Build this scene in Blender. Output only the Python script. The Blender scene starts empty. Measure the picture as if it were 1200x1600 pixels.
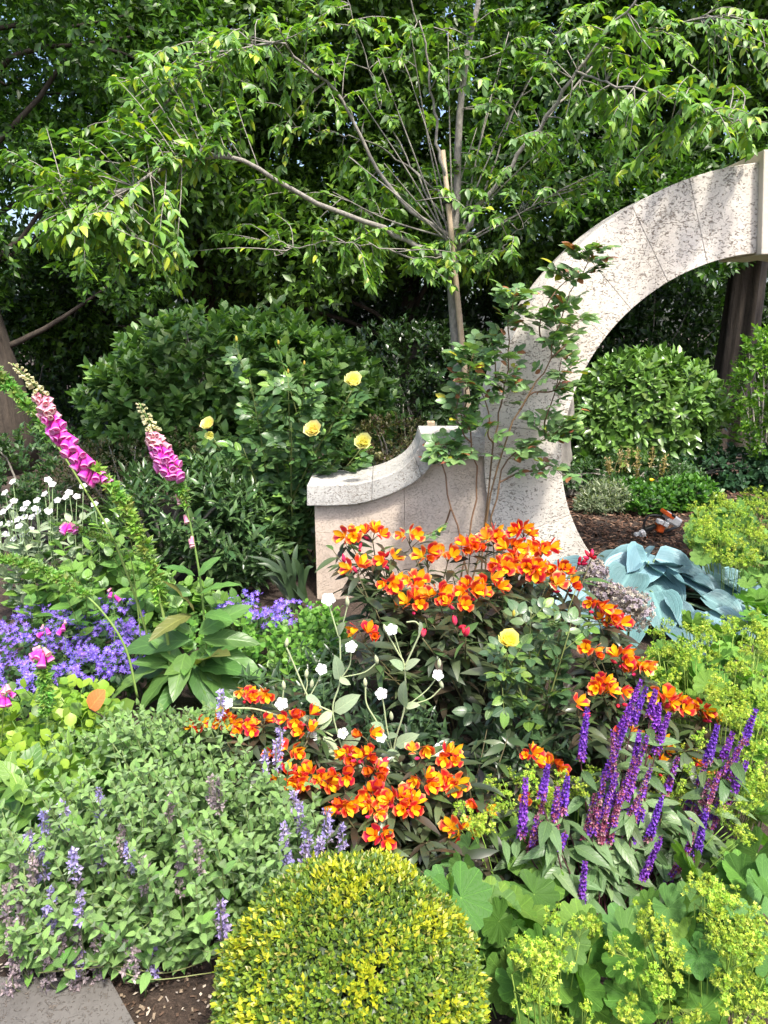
import bpy, math, time
import numpy as np
from mathutils import Matrix
T0 = time.time()
scene = bpy.context.scene
COL = scene.collection
RS = np.random.RandomState(11)
PI = math.pi

# ------------------------------------------------------------------ camera
CAMZ, PITCH, FPX = 1.55, math.radians(15.0), 1100.0
cam_data = bpy.data.cameras.new('camera')
cam = bpy.data.objects.new('camera', cam_data)
COL.objects.link(cam)
cam.location = (0, 0, CAMZ)
cam.rotation_euler = (PI / 2 - PITCH, 0, 0)
cam_data.sensor_fit = 'VERTICAL'
cam_data.sensor_height = 36.0
cam_data.lens = FPX / 1600.0 * 36.0
cam_data.clip_start = 0.05
cam_data.clip_end = 500
scene.camera = cam

# ------------------------------------------------------------------ light
SUN_EL, SUN_AZ = math.radians(61), math.radians(150)     # azimuth clockwise from +Y (view direction)
world = bpy.data.worlds.new('World')
scene.world = world
world.use_nodes = True
wn = world.node_tree
sky = wn.nodes.new('ShaderNodeTexSky')
sky.sky_type = 'NISHITA'
sky.sun_disc = False
sky.sun_elevation = SUN_EL
sky.sun_rotation = SUN_AZ
sky.air_density = 0.8
sky.dust_density = 4.0
sky.ozone_density = 1.0
bg = wn.nodes['Background']
bg.inputs['Strength'].default_value = 0.15
wn.links.new(sky.outputs['Color'], bg.inputs['Color'])
sun_data = bpy.data.lights.new('sun', 'SUN')
sun_data.energy = 2.5
sun_data.angle = math.radians(6.0)
sun_data.color = (1.0, 0.95, 0.86)
sun = bpy.data.objects.new('sun', sun_data)
COL.objects.link(sun)
sun.rotation_euler = (PI / 2 - SUN_EL, 0, -SUN_AZ + PI)
sun.location = (3, 3, 12)
vs = scene.view_settings
vs.view_transform = 'Standard'
vs.look = 'None'
vs.gamma = 1.0
vs.use_curve_mapping = False
vs.exposure = 1.5
cy = scene.cycles
cy.max_bounces = 7
cy.diffuse_bounces = 4
cy.glossy_bounces = 2
cy.transmission_bounces = 4
cy.transparent_max_bounces = 4
cy.sample_clamp_indirect = 6.0
cy.caustics_reflective = False
cy.caustics_refractive = False
cy.use_denoising = True

# ------------------------------------------------------------------ pixel helpers (1200x1600 photograph)
CP, SP = math.cos(PITCH), math.sin(PITCH)
def P(px, py, Y):
    """point on the ray of a photo pixel at distance Y along the ground"""
    x = (px - 600.0) / FPX
    v = (800.0 - py) / FPX
    dy = CP + v * SP
    t = Y / dy
    return np.array([x * t, Y, CAMZ + t * (v * CP - SP)])
def G(px, py, z=0.0):
    x = (px - 600.0) / FPX
    v = (800.0 - py) / FPX
    t = (z - CAMZ) / (v * CP - SP)
    return np.array([x * t, t * (CP + v * SP), z])
def pxsize(px, Y, z=0.8):
    return px / FPX * (Y * CP - (z - CAMZ) * SP)
def project(A):
    A = np.atleast_2d(A)
    dz = A[:, 2] - CAMZ
    dep = A[:, 1] * CP - dz * SP
    up = A[:, 1] * SP + dz * CP
    return 600 + FPX * A[:, 0] / dep, 800 - FPX * up / dep, dep

def unit(v):
    v = np.asarray(v, float)
    return v / (np.linalg.norm(v, axis=-1, keepdims=True) + 1e-12)
def rnd(n, a=0.0, b=1.0):
    return a + (b - a) * RS.rand(n)
def rdir(n):
    return unit(RS.randn(n, 3))

# ------------------------------------------------------------------ mesh builder
class MB:
    def __init__(s):
        s.V, s.C, s.U, s.F, s.n = [], [], [], [], 0
    def add(s, V, F, C=(1, 1, 1), U=None):
        V = np.asarray(V, float)
        k = len(V)
        C = np.asarray(C, float)
        if C.ndim == 1:
            C = np.tile(C, (k, 1))
        s.V.append(V)
        s.C.append(C)
        s.U.append(np.zeros((k, 2)) if U is None else np.asarray(U, float))
        for f in (F if isinstance(F, list) else [F]):
            s.F.append(np.asarray(f, np.int64) + s.n)
        s.n += k
        return s
    def tm(s, t, C=None):
        return s.add(t['V'], [t['F']], t['C'] if C is None else t['C'] * np.asarray(C), t['U'])
    def mesh(s, name, mat, smooth=True):
        V = np.concatenate(s.V).astype(np.float32)
        C = np.concatenate(s.C).astype(np.float32)
        U = np.concatenate(s.U).astype(np.float32)
        tot = np.concatenate([np.full(len(f), f.shape[1]) for f in s.F])
        loops = np.concatenate([f.reshape(-1) for f in s.F]).astype(np.int32)
        me = bpy.data.meshes.new(name)
        me.vertices.add(len(V))
        me.vertices.foreach_set('co', V.ravel())
        me.loops.add(len(loops))
        me.loops.foreach_set('vertex_index', loops)
        me.polygons.add(len(tot))
        start = np.concatenate([[0], np.cumsum(tot)[:-1]]).astype(np.int32)
        me.polygons.foreach_set('loop_start', start)
        me.polygons.foreach_set('use_smooth', np.full(len(tot), smooth, dtype=bool))
        ca = me.attributes.new('Col', 'FLOAT_COLOR', 'POINT')
        ca.data.foreach_set('color', np.concatenate([C, np.ones((len(C), 1), np.float32)], 1).ravel())
        ua = me.attributes.new('LUV', 'FLOAT2', 'POINT')
        ua.data.foreach_set('vector', U.ravel())
        me.update(calc_edges=True)
        me.validate()
        if mat is not None:
            me.materials.append(mat)
        return me

def tag(o, label=None, cat=None, group=None, kind=None):
    if label: o['label'] = label
    if cat: o['category'] = cat
    if group: o['group'] = group
    if kind: o['kind'] = kind
    return o
def thing(name, label, cat, loc, group=None):
    o = bpy.data.objects.new(name, None)
    o.empty_display_size = 0.1
    o.location = tuple(float(v) for v in loc)
    COL.objects.link(o)
    return tag(o, label, cat, group)
def place(o, parent):
    """parent a world-space mesh: parents are Empties (at a base) or world-identity meshes"""
    if parent is not None:
        o.parent = parent
        if parent.type == 'EMPTY':
            o.location = -parent.location
def bevel(o, w=.004):
    m = o.modifiers.new('bevel', 'BEVEL'); m.width = w; m.segments = 2; m.limit_method = 'ANGLE'; m.angle_limit = math.radians(40)
def obj(name, mb, mat, parent=None, smooth=True, kind=None, label=None):
    me = mb.mesh(name, mat, smooth) if isinstance(mb, MB) else mb
    o = bpy.data.objects.new(name, me)
    COL.objects.link(o)
    place(o, parent)
    if kind: o['kind'] = kind
    if label: o['label'] = label
    if name in ('voussoir', 'wall_block', 'coping_stone', 'keystone', 'paving_slab'): bevel(o, {'wall_block': .0015, 'voussoir': .0025}.get(name, .005))
    return o
def inst(name, me, M, parent=None):
    o = bpy.data.objects.new(name, me)
    M = Matrix(M.tolist())
    if parent is not None:
        o.parent = parent
        if parent.type == 'EMPTY':
            M = Matrix.Translation(-parent.location) @ M
    o.matrix_basis = M
    COL.objects.link(o)
    return o

# ------------------------------------------------------------------ templates
def tm_leaf(w=0.5, a=0.6, b=1.0, m=2, c=1, fold=0.2, curl=0.2, wave=0.0, nw=3, col=None, ser=0.0, cup=0.0):
    """leaf of length 1 along +Y, normal +Z; width profile t^a (1-t)^b"""
    pk = a / (a + b)
    mx = pk ** a * (1 - pk) ** b
    ts = np.linspace(0, 1, m + 2)
    ss = np.linspace(-1, 1, 2 * c + 1)
    V, U = [], []
    def pt(t, s, hw):
        z = fold * abs(s) * hw + cup * s * s * hw - curl * t * t + wave * math.sin(nw * 2 * PI * t) * abs(s) * hw
        V.append((s * hw, t - 0.06 * (s * s) * math.sin(PI * t) * ser, z))
        U.append((s, t))
    pt(0, 0, 0)
    for t in ts[1:-1]:
        hw = 0.5 * w * (t ** a) * ((1 - t) ** b) / mx
        for s in ss:
            pt(t, s, hw)
    pt(1, 0, 0)
    k = 2 * c + 1
    F = []
    for j in range(k - 1):
        F.append((0, 1 + j + 1, 1 + j))
    for i in range(m - 1):
        for j in range(k - 1):
            p = 1 + i * k + j
            F.append((p, p + 1, p + k + 1)); F.append((p, p + k + 1, p + k))
    l = 1 + (m - 1) * k
    T = len(V) - 1
    for j in range(k - 1):
        F.append((l + j, l + j + 1, T))
    V = np.array(V, float); U = np.array(U, float)
    C = np.ones((len(V), 3)) if col is None else np.array([col(t, s) for s, t in U])
    return dict(V=V, F=np.array(F), C=C, U=U)
def xf(t, R=None, s=1.0, o=(0, 0, 0), C=None):
    V = t['V'] * s
    if R is not None:
        V = V @ np.asarray(R).T
    return dict(V=V + np.asarray(o), F=t['F'], C=t['C'] if C is None else t['C'] * np.asarray(C), U=t['U'])
def join(ts):
    V, F, C, U, n = [], [], [], [], 0
    for t in ts:
        V.append(t['V']); F.append(t['F'] + n); C.append(t['C']); U.append(t['U']); n += len(t['V'])
    return dict(V=np.concatenate(V), F=np.concatenate(F), C=np.concatenate(C), U=np.concatenate(U))
def frame(d, n):
    """(N,3,3) rotation with columns X,Y=d,Z~n"""
    d = unit(np.atleast_2d(d)); n = np.atleast_2d(n)
    z = n - (n * d).sum(-1, keepdims=True) * d
    bad = np.linalg.norm(z, axis=1) < 1e-4
    if bad.any():
        z[bad] = np.cross(d[bad], [1.0, 0.2, 0.1])
    z = unit(z)
    x = np.cross(d, z)
    return np.stack([x, d, z], axis=2)
def rot(ax, a):
    return np.array(Matrix.Rotation(a, 3, ax))
def lathe(prof, n, C=None, axis_y=True):
    """prof: list of (r, h); revolve about Y (h along Y). tri faces"""
    V, F, U = [], [], []
    k = len(prof)
    for r, h in prof:
        for j in range(n):
            a = 2 * PI * j / n
            V.append((r * math.cos(a), h, r * math.sin(a))); U.append((j / n * 2 - 1, h))
    for i in range(k - 1):
        for j in range(n):
            p, q = i * n + j, i * n + (j + 1) % n
            F.append((p, p + n, q)); F.append((q, p + n, q + n))
    V = np.array(V, float)
    Cc = np.ones((len(V), 3)) if C is None else np.repeat(np.array(C, float), n, axis=0)
    return dict(V=V, F=np.array(F), C=Cc, U=np.array(U, float))
def scatter(mb, t, pos, R, scl, col):
    N = len(pos)
    if N == 0:
        return
    scl = np.asarray(scl, float)
    if scl.ndim == 0:
        scl = np.full(N, float(scl))
    if scl.ndim == 1:
        scl = scl[:, None] * np.ones(3)
    V = t['V'][None] * scl[:, None, :]
    V = np.einsum('nij,nkj->nki', R, V) + np.asarray(pos)[:, None, :]
    k = len(t['V'])
    col = np.asarray(col, float)
    if col.ndim == 1:
        col = np.tile(col, (N, 1))
    C = (t['C'][None] * col[:, None, :]).reshape(-1, 3)
    F = (t['F'][None] + (np.arange(N) * k)[:, None, None]).reshape(-1, t['F'].shape[1])
    mb.add(V.reshape(-1, 3), [F], C, np.tile(t['U'], (N, 1)))
def M4(R, s, p):
    s = np.asarray(s, float) * np.ones(3)
    M = np.eye(4)
    M[:3, :3] = R * s[None, :]
    M[:3, 3] = p
    return M
def bez(pts, n):
    """smooth polyline through pts (Catmull-Rom)"""
    pts = [np.asarray(p, float) for p in pts]
    if len(pts) == 2:
        return np.array([pts[0] + (pts[1] - pts[0]) * t for t in np.linspace(0, 1, n)])
    q = [2 * pts[0] - pts[1]] + pts + [2 * pts[-1] - pts[-2]]
    out = []
    S = len(pts) - 1
    for u in np.linspace(0, S, n):
        i = min(int(u), S - 1); t = u - i
        a, b, c, d = q[i], q[i + 1], q[i + 2], q[i + 3]
        out.append(0.5 * (2 * b + (c - a) * t + (2 * a - 5 * b + 4 * c - d) * t * t + (3 * b - a - 3 * c + d) * t ** 3))
    return np.array(out)
def tube(mb, pts, r, sides=5, col=(1, 1, 1), cap=True):
    pts = np.asarray(pts, float)
    n = len(pts)
    r = np.asarray(r, float)
    if r.ndim == 0: r = np.full(n, float(r))
    elif len(r) == 2 and n != 2: r = np.linspace(r[0], r[1], n)
    tg = unit(np.gradient(pts, axis=0))
    ref = np.array([0.31, 0.87, 0.2]) if abs(tg[0][1]) < 0.8 else np.array([0.9, 0.1, 0.3])
    x = unit(np.cross(tg, ref)); y = np.cross(tg, x)
    a = np.linspace(0, 2 * PI, sides, endpoint=False)
    V = pts[:, None] + r[:, None, None] * (np.cos(a)[None, :, None] * x[:, None] + np.sin(a)[None, :, None] * y[:, None])
    i = np.arange(n - 1)[:, None] * sides
    j = np.arange(sides)[None]
    j2 = (j + 1) % sides
    F = np.stack([i + j, i + j2, i + sides + j2, i + sides + j], -1).reshape(-1, 4)
    Fs = [F]
    U = np.zeros((n * sides, 2)); U[:, 1] = np.repeat(np.linspace(0, 1, n), sides)
    if cap and sides > 3:
        Fs.append(np.arange(sides)[None, ::-1]); Fs.append((np.arange(sides) + (n - 1) * sides)[None])
    mb.add(V.reshape(-1, 3), Fs, col, U)
def prism(mb, poly, y0, y1, col=(1, 1, 1)):
    """polygon in XZ extruded along Y; poly counter-clockwise seen from -Y"""
    poly = np.asarray(poly, float); n = len(poly)
    V = np.concatenate([np.stack([poly[:, 0], np.full(n, y0), poly[:, 1]], 1), np.stack([poly[:, 0], np.full(n, y1), poly[:, 1]], 1)])
    i = np.arange(n); j = (i + 1) % n
    mb.add(V, [np.arange(n)[None], (np.arange(n)[::-1] + n)[None], np.stack([i, i + n, j + n, j], 1)], col)
def rbox(mb, c, size, R=None, bev=0.15, col=(1, 1, 1)):
    """box with chamfered edges"""
    bm_ = None
    hx, hy, hz = [s / 2 for s in size]
    b = bev * min(hx, hy, hz)
    V = []
    for sx in (-1, 1):
        for sy in (-1, 1):
            for sz in (-1, 1):
                V += [(sx * hx, sy * (hy - b), sz * (hz - b)), (sx * (hx - b), sy * hy, sz * (hz - b)), (sx * (hx - b), sy * (hy - b), sz * hz)]
    V = np.array(V)
    idx = lambda sx, sy, sz: 3 * (4 * (sx > 0) + 2 * (sy > 0) + (sz > 0))
    q, t = [], []
    for s in (-1, 1):
        q.append([idx(s, -1, -1), idx(s, 1, -1), idx(s, 1, 1), idx(s, -1, 1)])
        q.append([idx(-1, s, -1) + 1, idx(1, s, -1) + 1, idx(1, s, 1) + 1, idx(-1, s, 1) + 1])
        q.append([idx(-1, -1, s) + 2, idx(1, -1, s) + 2, idx(1, 1, s) + 2, idx(-1, 1, s) + 2])
        for u in (-1, 1):
            q.append([idx(s, u, -1), idx(s, u, 1), idx(s, u, 1) + 1, idx(s, u, -1) + 1])
            q.append([idx(s, -1, u), idx(s, 1, u), idx(s, 1, u) + 2, idx(s, -1, u) + 2])
            q.append([idx(-1, s, u) + 1, idx(1, s, u) + 1, idx(1, s, u) + 2, idx(-1, s, u) + 2])
            for v in (-1, 1):
                k = idx(s, u, v); t.append([k, k + 1, k + 2])
    def fix(fs):
        out = []
        for f in fs:
            p = V[f]
            nrm = np.cross(p[1] - p[0], p[2] - p[0])
            out.append(f if np.dot(nrm, p.mean(0)) > 0 else f[::-1])
        return np.array(out)
    Fq, Ft = fix(q), fix(t)
    if R is not None: V = V @ np.asarray(R).T
    mb.add(V + np.asarray(c), [Fq, Ft], col)

# ------------------------------------------------------------------ materials
def nt(name):
    m = bpy.data.materials.new(name)
    m.use_nodes = True
    n = m.node_tree.nodes; l = m.node_tree.links
    return m, n, l, n['Principled BSDF'], n['Material Output']
def ramp(n, stops):
    r = n.new('ShaderNodeValToRGB')
    e = r.color_ramp.elements
    while len(e) < len(stops): e.new(0.5)
    for el, (p, c) in zip(e, stops):
        el.position = p; el.color = (*c, 1) if len(c) == 3 else c
    return r
def noise(n, l, scale, detail=4, rough=0.55, vec=None, dist=0.0):
    t = n.new('ShaderNodeTexNoise')
    t.inputs['Scale'].default_value = scale
    t.inputs['Detail'].default_value = detail
    t.inputs['Roughness'].default_value = rough
    t.inputs['Distortion'].default_value = dist
    if vec is not None: l.new(vec, t.inputs['Vector'])
    return t
def math_(n, l, op, a, b=None, c=None):
    m = n.new('ShaderNodeMath'); m.operation = op
    for i, v in enumerate((a, b, c)):
        if v is None: continue
        if isinstance(v, (int, float)): m.inputs[i].default_value = v
        else: l.new(v, m.inputs[i])
    return m.outputs[0]
def mixc(n, l, fac, a, b, mode='MIX'):
    m = n.new('ShaderNodeMix'); m.data_type = 'RGBA'; m.blend_type = mode
    for sock, v in ((m.inputs[0], fac), (m.inputs[6], a), (m.inputs[7], b)):
        if isinstance(v, (int, float)): sock.default_value = v
        elif isinstance(v, tuple): sock.default_value = (*v, 1)
        else: l.new(v, sock)
    return m.outputs[2]
def leaf_mat(name, rough=0.5, transl=0.3, spec=0.35, veins=0, vein_amt=0.35, parallel=0, warm=(1.10, 1.05, .80), vb=.002, tint=(1.25, 1.45, 0.5), var=0.25, bumps=0.0, sheen=0.0):
    m, n, l, p, out = nt(name)
    at = n.new('ShaderNodeAttribute'); at.attribute_name = 'Col'
    oi = n.new('ShaderNodeObjectInfo')
    geo = n.new('ShaderNodeNewGeometry')
    ns = noise(n, l, 9.0, 3, vec=geo.outputs['Position'])
    hs = n.new('ShaderNodeHueSaturation')
    l.new(at.outputs['Color'], hs.inputs['Color'])
    v1 = math_(n, l, 'MULTIPLY_ADD', oi.outputs['Random'], var, 1 - var / 2)
    v2 = math_(n, l, 'MULTIPLY_ADD', ns.outputs['Fac'], 0.6, 0.7)
    l.new(math_(n, l, 'MULTIPLY', v1, v2), hs.inputs['Value'])
    hr = math_(n, l, 'FRACT', math_(n, l, 'MULTIPLY', oi.outputs['Random'], 17.3))
    l.new(math_(n, l, 'MULTIPLY_ADD', hr, 0.03, 0.485), hs.inputs['Hue'])
    colr = mixc(n, l, 1.0, hs.outputs['Color'], warm, 'MULTIPLY')
    if veins or parallel:
        uv = n.new('ShaderNodeAttribute'); uv.attribute_name = 'LUV'
        sp = n.new('ShaderNodeSeparateXYZ'); l.new(uv.outputs['Vector'], sp.inputs[0])
        au = math_(n, l, 'ABSOLUTE', sp.outputs['X'])
        if parallel:
            f = math_(n, l, 'FRACT', math_(n, l, 'MULTIPLY', au, parallel))
        else:
            f = math_(n, l, 'FRACT', math_(n, l, 'SUBTRACT', math_(n, l, 'MULTIPLY', sp.outputs['Y'], veins), math_(n, l, 'MULTIPLY', au, 1.6)))
        tri = math_(n, l, 'ABSOLUTE', math_(n, l, 'SUBTRACT', f, 0.5))      # 0.5 at vein
        vein = n.new('ShaderNodeMapRange'); vein.inputs[1].default_value = 0.38; vein.inputs[2].default_value = 0.5
        l.new(tri, vein.inputs[0])
        mid = n.new('ShaderNodeMapRange'); mid.inputs[1].default_value = 0.12; mid.inputs[2].default_value = 0.03
        l.new(au, mid.inputs[0])
        vm = math_(n, l, 'MAXIMUM', math_(n, l, 'MULTIPLY', vein.outputs[0], 0.6), mid.outputs[0])
        colr = mixc(n, l, math_(n, l, 'MULTIPLY', vm, vein_amt), colr, mixc(n, l, 1.0, colr, (2.0, 1.9, 1.7), 'MULTIPLY'))
        bp = n.new('ShaderNodeBump'); bp.invert = True; bp.inputs['Strength'].default_value = 0.5; bp.inputs['Distance'].default_value = vb
        l.new(vm, bp.inputs['Height']); l.new(bp.outputs[0], p.inputs['Normal'])
    elif bumps:
        nb = noise(n, l, bumps, 2, vec=geo.outputs['Position'])
        bp = n.new('ShaderNodeBump'); bp.inputs['Strength'].default_value = 0.4; bp.inputs['Distance'].default_value = 0.004
        l.new(nb.outputs['Fac'], bp.inputs['Height']); l.new(bp.outputs[0], p.inputs['Normal'])
    l.new(colr, p.inputs['Base Color'])
    p.inputs['Roughness'].default_value = rough
    p.inputs['Specular IOR Level'].default_value = spec
    if sheen:
        p.inputs['Sheen Weight'].default_value = sheen
    if transl:
        tr = n.new('ShaderNodeBsdfTranslucent')
        l.new(mixc(n, l, 1.0, colr, tint, 'MULTIPLY'), tr.inputs['Color'])
        mx = n.new('ShaderNodeMixShader'); mx.inputs[0].default_value = transl
        l.new(p.outputs[0], mx.inputs[1]); l.new(tr.outputs[0], mx.inputs[2]); l.new(mx.outputs[0], out.inputs['Surface'])
    return m
LM = leaf_mat('leaf', 0.42, 0.32, 0.5)
LG = leaf_mat('leaf_glossy', 0.3, 0.2, 0.55)
LH = leaf_mat('leaf_veined', 0.4, 0.3, 0.5, veins=7, vein_amt=0.4)
LR = leaf_mat('leaf_rose', 0.33, 0.22, 0.55, veins=8, vein_amt=0.3)
LS = leaf_mat('leaf_palmate', 0.6, 0.3, 0.25, veins=6, vein_amt=0.45)
LF = leaf_mat('leaf_felt', 0.8, 0.2, 0.2, veins=6, vein_amt=0.25, sheen=0.3)
LHO = leaf_mat('leaf_glaucous', 0.42, 0.12, 0.45, parallel=6, vein_amt=0.3, tint=(0.9, 1.2, 0.9), warm=(1, 1, 1), vb=.006, var=.55)
PM = leaf_mat('petal', 0.55, 0.35, 0.25, warm=(1, 1, 1), tint=(1.1, 1.0, 0.9), var=0.15)
PW = leaf_mat('petal_white', 0.7, 0.25, 0.2, warm=(1, 1, 1), tint=(1, 1, 1), var=0.05)
STM = leaf_mat('stem', 0.55, 0.0, 0.3)
def bark_mat(name, c1, c2, sx=14, sz=3.0, bump=0.6):
    m, n, l, p, out = nt(name)
    tc = n.new('ShaderNodeTexCoord'); mp = n.new('ShaderNodeMapping')
    mp.inputs['Scale'].default_value = (sx, sx, sz)
    l.new(tc.outputs['Object'], mp.inputs[0])
    ns = noise(n, l, 1.6, 6, 0.65, mp.outputs[0], 0.6)
    n2 = noise(n, l, 30, 3, 0.6, tc.outputs['Object'])
    r = ramp(n, [(0.3, c1), (0.7, c2)])
    l.new(math_(n, l, 'MULTIPLY_ADD', n2.outputs['Fac'], 0.4, math_(n, l, 'MULTIPLY', ns.outputs['Fac'], 0.65)), r.inputs[0])
    l.new(r.outputs[0], p.inputs['Base Color'])
    p.inputs['Roughness'].default_value = 0.9
    b = n.new('ShaderNodeBump'); b.inputs['Strength'].default_value = bump; b.inputs['Distance'].default_value = 0.02
    l.new(ns.outputs['Fac'], b.inputs['Height']); l.new(b.outputs[0], p.inputs['Normal'])
    return m
BARK = bark_mat('bark_grey', (0.11, 0.10, 0.085), (0.34, 0.315, 0.27), 30, 14, 0.6)
BARKD = bark_mat('bark_brown', (0.018, 0.014, 0.010), (0.07, 0.053, 0.038), 14, 1.6, 1.0)
STAKE = bark_mat('stake_wood', (0.30, 0.22, 0.14), (0.50, 0.40, 0.28), 40, 3, 0.2)
def stone_mat(name, base, dark, pit=None, rough=0.85, amt=0.75):
    m, n, l, p, out = nt(name)
    tc = n.new('ShaderNodeTexCoord'); oi = n.new('ShaderNodeObjectInfo')
    o = tc.outputs['Object']
    big = noise(n, l, 2.2, 4, 0.6, o)
    r = ramp(n, [(0.3, dark), (0.62, base)])
    fine = noise(n, l, 60, 3, 0.6, o)
    l.new(math_(n, l, 'MULTIPLY_ADD', fine.outputs['Fac'], 0.25, math_(n, l, 'MULTIPLY', big.outputs['Fac'], 0.85)), r.inputs[0])
    c = r.outputs[0]
    st_ = noise(n, l, 1.3, 5, 0.7, o, 1.0)
    stv = n.new('ShaderNodeMapRange'); stv.inputs[1].default_value = .50; stv.inputs[2].default_value = .72; l.new(st_.outputs['Fac'], stv.inputs[0])
    c = mixc(n, l, math_(n, l, 'MULTIPLY', stv.outputs[0], .45), c, mixc(n, l, 1.0, c, (.62, .62, .60), 'MULTIPLY'))
    hs = n.new('ShaderNodeHueSaturation'); l.new(c, hs.inputs['Color'])
    l.new(math_(n, l, 'MULTIPLY_ADD', oi.outputs['Random'], 0.14, 0.93), hs.inputs['Value'])
    c = hs.outputs['Color']
    h = fine.outputs['Fac']
    if pit:
        mp = n.new('ShaderNodeMapping'); mp.inputs['Rotation'].default_value = (0, 0.7, 0)
        mp.inputs['Scale'].default_value = (1.0, 1.0, 1.7)
        l.new(o, mp.inputs[0])
        pn = noise(n, l, pit, 3, 0.7, mp.outputs[0], 1.4)
        msk = noise(n, l, 5.0, 2, 0.5, o)
        thr = math_(n, l, 'MULTIPLY_ADD', msk.outputs['Fac'], 0.16, 0.475)
        pv = n.new('ShaderNodeMapRange'); pv.inputs[2].default_value = 0.07
        pv.inputs[1].default_value = 0.0
        l.new(math_(n, l, 'SUBTRACT', pn.outputs['Fac'], thr), pv.inputs[0])
        c = mixc(n, l, math_(n, l, 'MULTIPLY', pv.outputs[0], amt), c, (0.16, 0.125, 0.095))
        h = math_(n, l, 'SUBTRACT', math_(n, l, 'MULTIPLY', fine.outputs['Fac'], 0.25), pv.outputs[0])
    l.new(c, p.inputs['Base Color'])
    p.inputs['Roughness'].default_value = rough
    p.inputs['Specular IOR Level'].default_value = 0.25
    b = n.new('ShaderNodeBump'); b.inputs['Strength'].default_value = 0.7; b.inputs['Distance'].default_value = 0.008 if pit else 0.003
    l.new(h, b.inputs['Height']); l.new(b.outputs[0], p.inputs['Normal'])
    return m
TRAV = stone_mat('travertine', (0.66, 0.61, 0.54), (0.53, 0.475, 0.405), pit=46, amt=.85)
KEYS = stone_mat('smooth_limestone', (0.58, 0.52, 0.44), (0.48, 0.42, 0.34))
PINK = stone_mat('pink_limestone', (0.62, 0.52, 0.43), (0.48, 0.38, 0.30), pit=90, amt=.22)
COPE = stone_mat('weathered_coping', (0.50, 0.485, 0.45), (0.27, 0.27, 0.26), pit=75)
GREYS = stone_mat('grey_stone', (0.22, 0.205, 0.18), (0.11, 0.10, 0.09))
PAVE = stone_mat('paving_stone', (0.115, 0.108, 0.10), (0.06, 0.055, 0.05), pit=70, amt=.5)
def plain(name, c, rough=0.5, spec=0.5, bump=0):
    m, n, l, p, out = nt(name)
    tc = n.new('ShaderNodeTexCoord'); ns = noise(n, l, 22, 4, 0.6, tc.outputs['Object'])
    l.new(mixc(n, l, ns.outputs['Fac'], tuple(v * 0.8 for v in c), tuple(min(1, v * 1.15) for v in c)), p.inputs['Base Color'])
    p.inputs['Roughness'].default_value = rough
    p.inputs['Specular IOR Level'].default_value = spec
    return m
def vcol(name, rough=0.9):
    m, n, l, p, out = nt(name)
    at = n.new('ShaderNodeAttribute'); at.attribute_name = 'Col'
    l.new(at.outputs['Color'], p.inputs['Base Color'])
    p.inputs['Roughness'].default_value = rough
    p.inputs['Specular IOR Level'].default_value = 0.2
    return m
CHIP = vcol('bark_chip')
def soil_mat():
    m, n, l, p, out = nt('soil')
    g = n.new('ShaderNodeNewGeometry'); o = g.outputs['Position']
    a = noise(n, l, 6, 6, 0.7, o); b = noise(n, l, 70, 4, 0.7, o)
    r = ramp(n, [(0.3, (0.012, 0.008, 0.005)), (0.55, (0.05, 0.032, 0.022)), (0.75, (0.13, 0.095, 0.07))])
    l.new(math_(n, l, 'MULTIPLY_ADD', b.outputs['Fac'], 0.55, math_(n, l, 'MULTIPLY', a.outputs['Fac'], 0.5)), r.inputs[0])
    l.new(r.outputs[0], p.inputs['Base Color'])
    p.inputs['Roughness'].default_value = 0.95
    bp = n.new('ShaderNodeBump'); bp.inputs['Strength'].default_value = 1.0; bp.inputs['Distance'].default_value = 0.02
    l.new(b.outputs['Fac'], bp.inputs['Height']); l.new(bp.outputs[0], p.inputs['Normal'])
    return m
SOIL = soil_mat()

# ------------------------------------------------------------------ the ground
def gz(x, y):
    return 0.018 * np.sin(x * 3.1 + y * 1.7) + 0.014 * np.sin(x * 6.3 - y * 4.9) + 0.008 * np.sin(x * 17 + 3 * np.sin(y * 9))
def ground():
    u = np.linspace(-1, 1, 181)
    xs = 0.4 + 5.5 * u + 120 * np.sign(u) * np.abs(u) ** 9
    ys = 4.0 + 5.5 * u + 120 * np.sign(u) * np.abs(u) ** 9
    X, Y = np.meshgrid(xs, ys)
    Z = gz(X, Y) - 0.02
    k = len(xs)
    i = np.arange(k - 1)[:, None] * k; j = np.arange(k - 1)[None]
    F = np.stack([i + j, i + j + 1, i + k + j + 1, i + k + j], -1).reshape(-1, 4)
    mb = MB(); mb.add(np.stack([X, Y, Z], -1).reshape(-1, 3), [F])
    tag(obj('ground', mb, SOIL), kind='structure')
ground()
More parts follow.
